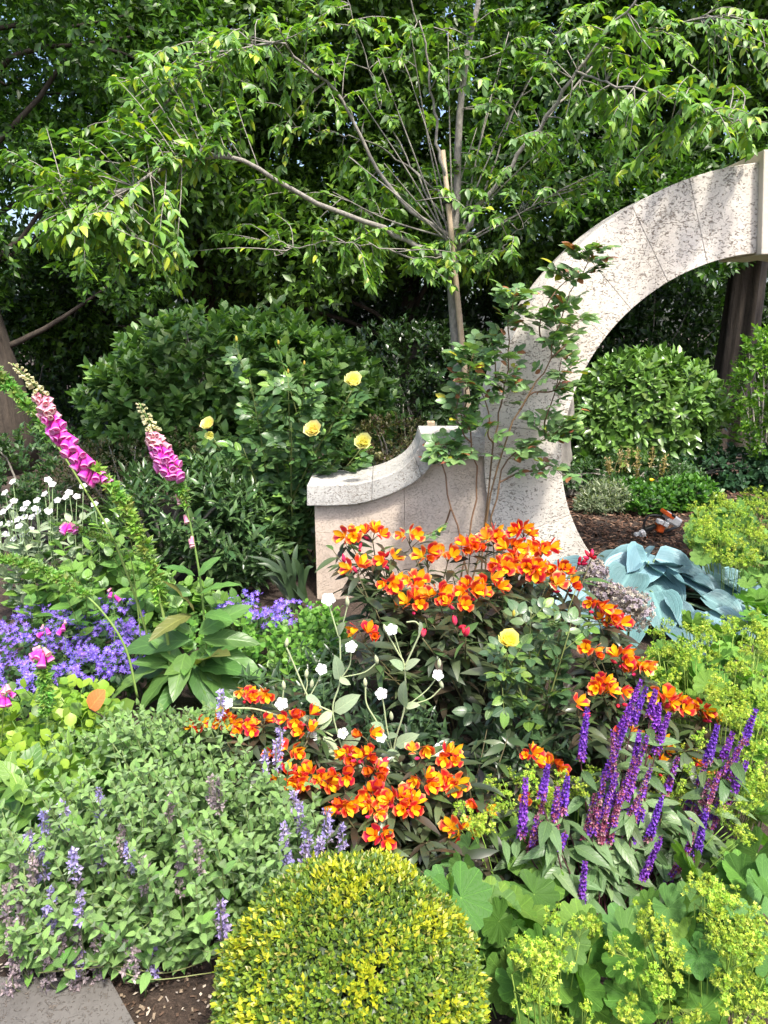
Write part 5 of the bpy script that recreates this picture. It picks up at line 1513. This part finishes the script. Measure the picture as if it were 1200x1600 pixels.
# ------------------------------------------------------------------ purple sage (salvia)
def salvia():
    base = G(950, 1480)
    root = thing('purple_sage', "clump of purple flower spikes leaning out over lady's mantle", 'flowering plant', base)
    spikes = [(918, 1105, 908, 1185, 1.9, 1), (822, 1212, 815, 1305, 1.72, 1), (857, 1193, 846, 1245, 1.75, 1), (850, 1245, 835, 1325, 1.75, 0), (887, 1208, 879, 1268, 1.75, 1), (1003, 1062, 965, 1150, 1.9, 1), (1010, 1075, 988, 1130, 1.92, 1), (990, 1100, 940, 1230, 1.85, .6),
              (965, 1205, 935, 1300, 1.75, .7), (957, 1140, 960, 1255, 1.8, .3), (1000, 1140, 985, 1230, 1.8, 1), (1012, 1150, 960, 1300, 1.78, .5), (1030, 1098, 1025, 1140, 1.92, 1), (1046, 1112, 1025, 1175, 1.9, .8), (1122, 1130, 1105, 1190, 1.9, 1), (1105, 1190, 1075, 1265, 1.88, .4),
              (1182, 1105, 1162, 1160, 1.9, .9), (1165, 1155, 1090, 1265, 1.85, .2), (1168, 1187, 1142, 1245, 1.85, 1), (1145, 1245, 1110, 1290, 1.8, .2), (1146, 1142, 1130, 1185, 1.9, .8), (1105, 1264, 1085, 1345, 1.72, 1), (1085, 1340, 1045, 1395, 1.7, .2), (1035, 1243, 1013, 1312, 1.74, 1), (1006, 1262, 990, 1318, 1.76, .8), (1035, 1305, 1000, 1382, 1.68, .9),
              (915, 1343, 905, 1432, 1.6, .9), (885, 1300, 874, 1325, 1.68, .8), (930, 1240, 915, 1310, 1.74, 0), (950, 1260, 935, 1330, 1.72, 0), (1000, 1240, 960, 1320, 1.75, .1), (985, 1200, 950, 1310, 1.76, .2), (945, 1215, 925, 1300, 1.73, .1), (972, 1235, 948, 1325, 1.73, .05), (992, 1180, 972, 1280, 1.78, .3), (1018, 1195, 985, 1290, 1.77, .3), (1025, 1075, 1015, 1120, 1.93, .9), (1060, 1180, 1040, 1240, 1.85, .3), (1110, 1215, 1085, 1285, 1.82, .1), (1125, 1205, 1095, 1290, 1.8, .1), (1085, 1300, 1060, 1365, 1.7, .1), (1060, 1345, 1035, 1400, 1.68, .1), (872, 1225, 866, 1290, 1.74, .3), (840, 1270, 828, 1335, 1.7, .1), (1155, 1165, 1140, 1215, 1.88, .9), (1130, 1240, 1105, 1300, 1.8, .3)]
    LPs, LDs, LNs, Ls = [], [], [], []
    for x1, y1, x0, y0, Y, age in spikes:
        Y -= .13
        t = P(x1, y1, Y); b = P(x0, y0, Y - .01)
        g = base * .6 + (b * [1, 1, 0]) * .4 + np.array([RS.randn() * .04, RS.randn() * .04, -.01])
        q = bez([g, g * .45 + b * .55 + [0, .0, .03], b, t], 14)
        mb = MB(); tube(mb, q, (.0026, .0012), 5, (.09, .035, .045))
        L = np.linalg.norm(t - b)
        k = int(60 + L * 900)
        u = (np.floor(rnd(k) * L / .011) * .011 / L).clip(0, 1)
        wid = RS.uniform(.007, .0105) * (1.15 - .85 * u)
        a = rnd(k, 0, 6.28)
        axd = unit(t - b); s1 = unit(np.cross(axd, [0, 1, .2])); s2 = np.cross(axd, s1)
        lat = np.cos(a)[:, None] * s1 + np.sin(a)[:, None] * s2
        pos = b + (t - b) * u[:, None] + lat * wid[:, None] * .5
        pur = (RS.rand(k) < (.15 + .8 * age) * np.where(u < .12, .5, 1.0))
        cp, _ = palette([(.17, .045, .42), (.24, .07, .55), (.30, .10, .60), (.12, .03, .30)], k, .15)
        cf, _ = palette([(.30, .07, .13), (.40, .13, .20), (.22, .05, .10), (.42, .24, .24)], k, .15)
        c = np.where(pur[:, None], cp, cf)
        scatter(mb, FLOR, pos, frame(lat + axd * .45 + .15 * RS.randn(k, 3), axd + .2 * RS.randn(k, 3)), np.where(pur, .0108, .0092) * (1.12 - .5 * u) * rnd(k, .75, 1.25), c)
        obj('flower_spike', mb, PM, root)
        kk = 9; uu = rnd(kk, .2, .62); fp = np.stack([np.interp(uu, np.linspace(0, 1, 14), q[:, c]) for c in range(3)], 1)
        ph = rnd(kk, 0, 6.28)
        LPs.append(fp); LDs.append(np.stack([np.cos(ph), np.sin(ph) - .3, rnd(kk, -.3, .4)], 1)); LNs.append(np.array([0, -.2, 1.0]) + .35 * RS.randn(kk, 3)); Ls.append(rnd(kk, .05, .10))
    # leafy base
    for x, y, s in [(820, 1330, 6), (860, 1300, 6), (900, 1330, 8), (950, 1350, 8), (1000, 1330, 8), (880, 1370, 8), (820, 1390, 6), (960, 1400, 8), (1040, 1340, 6), (1050, 1270, 5), (780, 1320, 4), (990, 1380, 6), (930, 1300, 6)]:
        c = P(x, y, 1.62)
        ph = rnd(s, 0, 6.28)
        LPs.append(c + RS.randn(s, 3) * .03); LDs.append(np.stack([np.cos(ph), np.sin(ph) - .4, rnd(s, -.4, .4)], 1)); LNs.append(np.array([0, -.3, 1.0]) + .35 * RS.randn(s, 3)); Ls.append(rnd(s, .06, .11))
    tm = tm_leaf(.34, .55, .9, m=4, c=1, fold=.25, curl=.3, wave=.15, nw=3)
    leaf_parts(root, 'leaf', tm, np.concatenate(LPs), np.concatenate(LDs), np.concatenate(LNs), np.concatenate(Ls), [(0.10, 0.18, 0.09), (0.075, 0.14, 0.07), (0.14, 0.23, 0.13)], LH, 300)
salvia()

# ------------------------------------------------------------------ white campion (lychnis)
def campion():
    FEL = tm_leaf(.45, .5, .7, m=4, c=1, fold=.2, curl=.2)
    FC = [(0.25, 0.34, 0.26), (0.20, 0.29, 0.22), (0.30, 0.38, 0.30)]
    SC = (.30, .37, .27)
    fm = shared('white_flower', LYC, PW); bm = shared('felt_bud', tm_bud((.26, .33, .22), (.40, .45, .36)), LF)
    def plant(label, Y, lines, flowers, buds, leaves, base_px):
        base = P(base_px[0], base_px[1], Y) * [1, 1, 0]
        root = thing('white_campion', label, 'flowering plant', base)
        for pts in lines:
            mb = MB(); q = bez([P(x, y, Y + d) if y < 1590 else np.array([P(x, y, Y)[0], Y, -.01]) for x, y, d in pts], 10 + 4 * len(pts)); tube(mb, q, .0026 if len(pts) > 3 else .0019, 6, SC); obj('stem', mb, LF, root)
        for x, y in flowers:
            d = unit(np.array([RS.randn() * .2, -.75, .75])); s = .043 * RS.uniform(.88, 1.1)
            inst('white_flower', fm, M4(frame(d, rdir(1)[0])[0], s, P(x, y, Y - .01)), root)
        for x, y in buds:
            inst('flower_bud', bm, M4(frame([RS.randn() * .15, 0, 1.0], [0, -1, .1])[0], .034, P(x, y + 8, Y)), root)
        for (x0, y0), (x1, y1) in leaves:
            p0, p1 = P(x0, y0, Y), P(x1, y1, Y - .03)
            mb = MB(); mb.tm(FEL, FC[RS.randint(3)]); inst('leaf', mb.mesh('leaf', LF), M4(frame(p1 - p0, [RS.randn() * .3, -.6, .7])[0], np.linalg.norm(p1 - p0) * 1.05, p0), root)
    plant('white campion with branching felted stems before the wall end', 2.0,
          [[(560, 1600, 0), (540, 1190, 0), (520, 1112, 0), (531, 1065, 0), (531, 1000, 0), (528, 992, 0), (513, 942, 0)], [(529, 995, 0), (537, 970, 0), (543, 946, 0)], [(533, 1060, 0), (546, 1040, 0), (549, 1016, 0)], [(536, 1058, 0), (570, 1050, 0), (590, 1034, 0)],
           [(518, 1112, 0), (490, 1098, 0), (478, 1082, 0), (460, 1040, 0), (448, 1012, 0)], [(484, 1088, 0), (494, 1070, 0), (501, 1054, 0)], [(476, 1085, 0), (480, 1070, 0), (479, 1058, 0)], [(520, 1150, 0), (500, 1140, 0), (440, 1120, 0), (400, 1108, 0), (362, 1106, 0)], [(445, 1108, 0), (442, 1090, 0), (444, 1072, 0)], [(550, 1240, 0), (524, 1240, -.05), (523, 1218, -.05)], [(545, 1200, 0), (520, 1165, 0), (537, 1148, 0)], [(520, 1170, 0), (500, 1160, 0), (488, 1152, 0)]],
          [(513, 937), (549, 1011), (502, 1046), (440, 1100), (357, 1099), (523, 1212), (536, 1146), (487, 1152)], [(543, 940), (447, 1004), (590, 1030), (478, 1052), (486, 1068), (444, 1070)],
          [((530, 1062), (528, 1030)), ((522, 1112), (555, 1088)), ((518, 1115), (500, 1140)), ((520, 1112), (495, 1130)), ((478, 1086), (500, 1100)), ((530, 1060), (545, 1068)), ((500, 1150), (490, 1175)), ((505, 1150), (530, 1185)), ((490, 1130), (470, 1120)), ((528, 990), (534, 975)), ((540, 1190), (515, 1210)), ((535, 1170), (560, 1150))], (560, 1260))
    plant('white campion with two forked felted stems before the dark alstroemeria leaves', 1.98,
          [[(640, 1600, 0), (620, 1210, 0), (616, 1165, 0), (632, 1105, 0), (632, 1042, 0), (622, 1020, 0), (604, 988, 0)], [(632, 1042, 0), (647, 1010, 0), (657, 985, 0), (650, 972, 0), (635, 972, 0)], [(632, 1040, 0), (622, 1010, 0), (616, 990, 0)], [(634, 1104, 0), (665, 1080, 0), (680, 1062, 0)], [(636, 1102, 0), (670, 1092, 0), (692, 1072, 0)], [(615, 1180, 0), (605, 1140, 0), (600, 1105, 0), (597, 1090, 0)], [(610, 1170, 0), (590, 1130, 0), (573, 1100, 0), (571, 1070, 0)], [(620, 1215, 0), (650, 1190, -.05), (682, 1180, -.08)]],
          [(684, 1055), (596, 1084), (612, 984), (685, 1172), (595, 1152)], [(604, 982), (571, 1066), (686, 1036), (692, 1068), (612, 1118)],
          [((632, 1105), (626, 1070)), ((634, 1104), (652, 1100)), ((618, 1165), (648, 1148)), ((616, 1170), (600, 1190)), ((615, 1170), (625, 1200)), ((600, 1140), (585, 1130)), ((632, 1045), (615, 1032)), ((625, 1210), (650, 1195)), ((610, 1200), (590, 1180)), ((605, 1150), (618, 1148)), ((632, 1045), (650, 1030)), ((655, 990), (660, 975))], (625, 1260))
    # drift at the left edge
    fl = [(20, 753), (75, 750), (82, 757), (108, 770), (103, 777), (130, 760), (148, 788), (120, 776), (58, 782), (42, 787), (22, 783), (15, 792), (37, 795), (5, 800), (60, 800), (78, 800), (70, 772), (28, 812), (50, 808), (38, 808), (15, 818), (30, 822), (48, 828), (10, 835), (22, 842), (35, 836), (42, 838), (0, 820), (-8, 790), (165, 815), (75, 798), (55, 795), (90, 782), (8, 770), (-5, 850)]
    b = P(40, 880, 3.6) * [1, 1, 0]
    root = thing('white_campion', 'drift of many small white campion flowers beside the hydrangea leaves', 'flowering plant', b)
    mbs = MB()
    PP, DD = [], []
    for x, y in fl:
        t = P(x, y, 3.6 + RS.uniform(-.12, .12)); g = t * [1, 1, 0] * .8 + b * .2
        tube(mbs, bez([g, g * .5 + t * .5 + RS.randn(3) * .02, t], 7), .002, 5, (.18, .26, .16))
        d = unit(np.array([RS.randn() * .2, -.6, .8])); inst('white_flower', fm, M4(frame(d, rdir(1)[0])[0], .043, t), root)
        for i in range(14):
            u = RS.uniform(.1, .8); PP.append(g + (t - g) * u); DD.append([RS.randn(), RS.randn(), .7])
    obj('stems', mbs, LF, root, kind='stuff')
    PP = np.array(PP); leaf_parts(root, 'leaf', FEL, PP, np.array(DD), np.array([0, -.2, 1.0]) + .3 * RS.randn(len(PP), 3), .075 * rnd(len(PP), .6, 1.2), FC, LF, 0)
campion()

# ------------------------------------------------------------------ roses
RL = tm_leaf(.62, .55, .75, m=4, c=1, fold=.22, curl=.18)
def pinnate(p, d, n, L, out, leaflets=5):
    """append the leaflets of one rose leaf"""
    d = unit(d); R = frame(d, n)[0]
    x = R[:, 0]; z = R[:, 2]
    out['P'].append(p + d * L * .62); out['D'].append(d); out['N'].append(z); out['S'].append(L * .50)
    for f in ((.55,) if leaflets == 3 else (.28, .56)):
        for s in (-1, 1):
            out['P'].append(p + d * L * f); out['D'].append(d * .55 + s * x * .85 + RS.randn(3) * .08); out['N'].append(z + s * .15 * x + RS.randn(3) * .15); out['S'].append(L * (.36 + .12 * f) * RS.uniform(.85, 1.1))
    out['T'].append((p, p + d * L * .62))
def rose_plant(name, label, base, canes, leafL, cols, blooms, buds, limit, per, w=None, rc=.006, canecol=(.10, .13, .05), extra=(), bloom_s=.05, canemat=STM, pale=False):
    root = thing(name, label, 'rose', base)
    out = dict(P=[], D=[], N=[], S=[], T=[])
    for q, n0, u0 in canes:
        mb = MB(); tube(mb, q, (rc, rc * .35), 7, canecol); obj('cane', mb, canemat, root)
        tg = unit(np.gradient(q, axis=0))
        k = max(2, int(np.linalg.norm(np.diff(q, axis=0), axis=1).sum() * per * n0))
        for u in rnd(k, u0, 1):
            i = int(u * (len(q) - 1)); a = RS.rand() * 6.28
            lat = np.array([math.cos(a), math.sin(a) - .35, RS.uniform(-.15, .5)])
            pinnate(q[i], lat + tg[i] * .35, np.array([0, -.35, 1.0]) + .3 * RS.randn(3), leafL * RS.uniform(.7, 1.2), out)
    for p, d in extra:
        pinnate(np.asarray(p), np.asarray(d), np.array([0, -.45, 1.0]) + .25 * RS.randn(3), leafL * RS.uniform(.75, 1.15), out)
    leaf_parts(root, 'leaflet', RL, np.array(out['P']), np.array(out['D']), np.array(out['N']), np.array(out['S']), cols, LR, limit, 'foliage', w)
    mb = MB()
    for a, b in out['T']:
        tube(mb, [a, b], .0012, 3, (.10, .14, .05), cap=False)
    obj('leaf_stalks', mb, STM, root, kind='stuff')
    fm = shared('rose_bloom', ROSE if not pale else xf(ROSE, C=(1.0, 1.10, 1.7)), PM) if not pale else shared('pale_rose_bloom', xf(ROSE, C=(1.0, 1.10, 1.7)), PM)
    for p, d, s in blooms:
        inst('rose_bloom', fm, M4(frame(d, [1, .3, .2])[0], s, p), root)
    bm = shared('rose_bud', tm_bud((.12, .20, .04), (.55, .45, .08)), PM)
    for p, s in buds:
        inst('rose_bud', bm, M4(frame([RS.randn() * .1, 0, 1], [0, -1, 0])[0], s, p), root)
    return root
def roses():
    # yellow rose bush in the middle distance
    Y = 4.3
    base = P(450, 880, Y) * [1, 1, 0]
    RC = [(0.07, 0.15, 0.065), (0.055, 0.125, 0.055), (0.095, 0.185, 0.075), (0.14, 0.27, 0.07)]
    canes = []
    tips = [(370, 545), (435, 545), (390, 590), (450, 590), (475, 575), (330, 680), (300, 700), (350, 740), (550, 610), (490, 680), (565, 700), (530, 730), (420, 640), (440, 700), (480, 740), (380, 700), (520, 660), (400, 760), (560, 740), (340, 780), (310, 750), (440, 790), (480, 800), (360, 830), (420, 840), (460, 860), (390, 870), (500, 700), (410, 720), (340, 720), (455, 660), (510, 770), (540, 690), (580, 730), (330, 800), (300, 790), (440, 760), (470, 830), (370, 790), (400, 820), (450, 730)]
    for x, y in tips:
        t = P(x, y, Y + RS.uniform(-.25, .25)); g = base + RS.randn(3) * [.12, .08, 0]
        canes.append((bez([g, g * .5 + t * .5 + [0, 0, .08], t], 14), 1.0, .22))
    bl = [(P(551, 600, Y - .45), unit(np.array([.15, -.6, .6])), .115), (P(490, 675, Y - .45), unit(np.array([0, -.7, .5])), .115), (P(567, 694, Y - .40), unit(np.array([.1, -.75, .5])), .115), (P(328, 666, Y - .45), unit(np.array([-.2, -.6, .6])), .09), (P(329, 678, Y - .45), unit(np.array([0, -.9, -.2])), .06)]
    bd = [(P(370, 536, Y), .045), (P(435, 540, Y), .035), (P(450, 585, Y), .035), (P(475, 572, Y), .035), (P(466, 622, Y - .1), .03), (P(491, 628, Y - .1), .03)]
    rose_plant('yellow_rose_bush', 'leafy rose bush with four open yellow blooms behind the wall end', base, canes, .155, RC, bl, bd, 300, 19, [.35, .3, .2, .15], pale=True)
    # near yellow rose
    Y = 2.2
    base = P(800, 1220, Y) * [1, 1, 0]
    canes = []
    for x, y, dy in [(793, 1020, -.05), (830, 950, .1), (870, 960, .1), (890, 985, .05), (860, 1060, 0), (780, 1080, -.1), (830, 1010, .05), (880, 1030, .1), (910, 960, .15), (840, 1100, -.05), (815, 1040, -.1), (900, 920, .2), (780, 990, .05)]:
        t = P(x, y, Y + dy); g = base + RS.randn(3) * [.06, .06, 0]
        canes.append((bez([g, g * .5 + t * .5 + [0, 0, .03], t], 14), 1.0, .45))
    ex = [(P(790, 1050, Y - .1), [-.3, -.3, .1]), (P(785, 1075, Y - .12), [0, -.4, -.5]), (P(790, 1050, Y - .1), [.4, -.3, .1]), (P(780, 1090, Y - .1), [-.3, -.4, -.2]), (P(790, 1030, Y - .05), [-.5, -.1, .2])]
    rose_plant('yellow_rose', 'rose with a single bright yellow bloom before the tall alstroemeria', base, canes, .105, [(0.055, 0.115, 0.06), (0.042, 0.09, 0.05), (0.08, 0.15, 0.06), (0.12, 0.22, 0.05)],
               [(P(793, 1006, Y - .1), unit(np.array([.1, -.45, .85])), .084)], [(P(802, 965, Y), .03)], 300, 16, [.35, .3, .2, .15], rc=.005, extra=ex)
    # climbing rose on the arch
    Y = 3.66
    base = P(735, 850, Y) * [1, 1, 0]
    paths = [[(735, 850), (742, 760), (728, 650), (732, 580), (748, 545)], [(725, 850), (714, 740), (716, 660), (715, 640)], [(745, 850), (790, 700), (850, 570), (892, 470), (928, 380)], [(742, 850), (790, 740), (850, 680), (905, 640)], [(740, 850), (770, 700), (790, 590), (800, 500), (806, 450)], [(738, 850), (690, 830), (640, 860)],
             [(745, 850), (800, 780), (850, 730), (880, 745)], [(745, 830), (800, 650), (830, 540), (860, 470), (880, 430)], [(740, 840), (760, 650), (775, 580), (770, 530)], [(742, 840), (820, 680), (880, 600), (920, 560)], [(735, 840), (700, 760), (690, 700), (720, 720)], [(742, 850), (810, 640), (880, 520), (900, 500)], [(740, 850), (755, 740), (760, 640), (740, 600)], [(744, 850), (815, 720), (860, 640), (885, 560)], [(738, 850), (730, 720), (705, 650), (712, 610)]]
    canes = []
    mains = []
    for i, p in sorted(enumerate(paths), key=lambda e: e[0] not in (0, 2, 3, 4, 10)):
        q = bez([P(x + (RS.randn() * 6 if k else 0), y, Y + .12 * RS.rand() - .06) if k else base + RS.randn(3) * [.07, .04, 0] + [0, 0, -.01] for k, (x, y) in enumerate(p)], 24)
        q[2:-1] += RS.randn(21, 3) * .006
        if i in (0, 2, 3, 4, 10): mains.append(q)
        else:
            A = np.concatenate([m[6:15] for m in mains]); tgt = q[12]
            j = np.argmin(np.linalg.norm(A - tgt, axis=1) + .4 * (A[:, 2] > tgt[2]))
            q = bez([A[j], A[j] * .5 + q[14] * .5 + RS.randn(3) * .02, q[14], q[18], q[23]], 24)
        canes.append((q, (1.0 if i not in (5,) else .5), .42 if i in (0, 2, 3, 4, 10) else .12))
    rose_plant('climbing_rose', 'climbing rose with sparse leaves and reddish shoots trained up the arch leg', base, canes, .135,
               [(0.12, 0.22, 0.10), (0.09, 0.17, 0.085), (0.15, 0.26, 0.115), (0.34, 0.34, 0.04), (0.24, 0.09, 0.06), (0.15, 0.24, 0.09)], [], [], 300, 27, [.34, .26, .22, .03, .06, .09], rc=.0055, canecol=(.13, .08, .055))
roses()

# ------------------------------------------------------------------ hosta
def hosta():
    H = tm_leaf(.80, .42, .66, m=8, c=3, fold=.04, cup=.34, curl=.26, wave=.06, nw=2, col=lambda t, s: np.ones(3) * (1.3 if abs(s) > .9 else (.92 if abs(s) > .2 else 1.1)))
    HC = [(0.115, 0.21, 0.24), (0.09, 0.17, 0.20), (0.145, 0.25, 0.275), (0.10, 0.195, 0.20)]
    c = G(1020, 945)
    c = np.array([1.46, 3.70, 0])
    root = thing('blue_hosta', 'large blue green hosta with overlapping heart shaped leaves beside the arch', 'plant', c)
    pos, d, n, s = [], [], [], []
    for cnt, rt, zt, tilt in ((18, .66, .06, .6), (15, .54, .12, .5), (11, .40, .18, .45), (7, .24, .23, .4)):
        for k in range(cnt):
            a = 2 * PI * (k + RS.uniform(-.3, .3)) / cnt + cnt
            h = np.array([math.cos(a), math.sin(a), 0])
            L = RS.uniform(.22, .30)
            t = c + h * rt * RS.uniform(.85, 1.12) * [1.05, .85, 1] + [0, 0, zt + RS.uniform(-.03, .03)]
            p0 = t - h * L * .9 + [0, 0, L * (.42 - tilt * .2)] * np.array([1, 1, tilt])
            pos.append(p0); d.append(t - p0); n.append(np.array([0, -.38, 1.0]) + h * .3 + .26 * RS.randn(3)); s.append(L)
            mb = MB(); tube(mb, bez([c + RS.randn(3) * [.04, .04, 0], (c + p0) / 2 + [0, 0, .05], p0], 7), (.008, .005), 6, (.16, .25, .17)); obj('leaf_stalk', mb, STM, root)
    leaf_parts(root, 'leaf', H, np.array(pos), np.array(d), np.array(n), np.array(s), HC, LHO, 60)
hosta()

# ------------------------------------------------------------------ spent alliums
def alliums():
    for (x, y, Y, r), lab in (((925, 897, 3.0, .07), 'spent silvery mauve allium globe in front of the blue hosta'), ((985, 952, 2.75, .09), 'large spent tan allium seed head beside the lime flowers'), ((950, 932, 2.9, .07), 'spent greyish allium globe between the other two seed heads')):
        c = P(x, y, Y)
        root = thing('allium', lab, 'flower', c * [1, 1, 0])
        mb = MB(); tube(mb, bez([c * [1, 1, 0], c * [1, 1, .5] + [.01, .02, 0], c], 8), .005, 7, (.15, .20, .09)); obj('stem', mb, STM, root)
        mb = MB(); n = 330
        d = rdir(n); L = r * rnd(n, .75, 1.08)
        e = c + d * L[:, None]
        for i in range(n):
            tube(mb, [c + d[i] * .006, e[i]], .0007, 3, (.26, .22, .18), cap=False)
        cs, _ = palette([(.34, .29, .33), (.38, .34, .28), (.27, .23, .25), (.46, .42, .36)], n, .15)
        for k in range(2):
            scatter(mb, CROSS, e, frame(d + .4 * RS.randn(n, 3), RS.randn(n, 3)), .024 * rnd(n, .7, 1.2), cs)
        obj('seed_head', mb, PM, root, kind='stuff')
alliums()
print('script time %.1f objects %d' % (time.time() - T0, len(bpy.data.objects)))
print('faces', sum(len(m.polygons) for m in bpy.data.meshes))
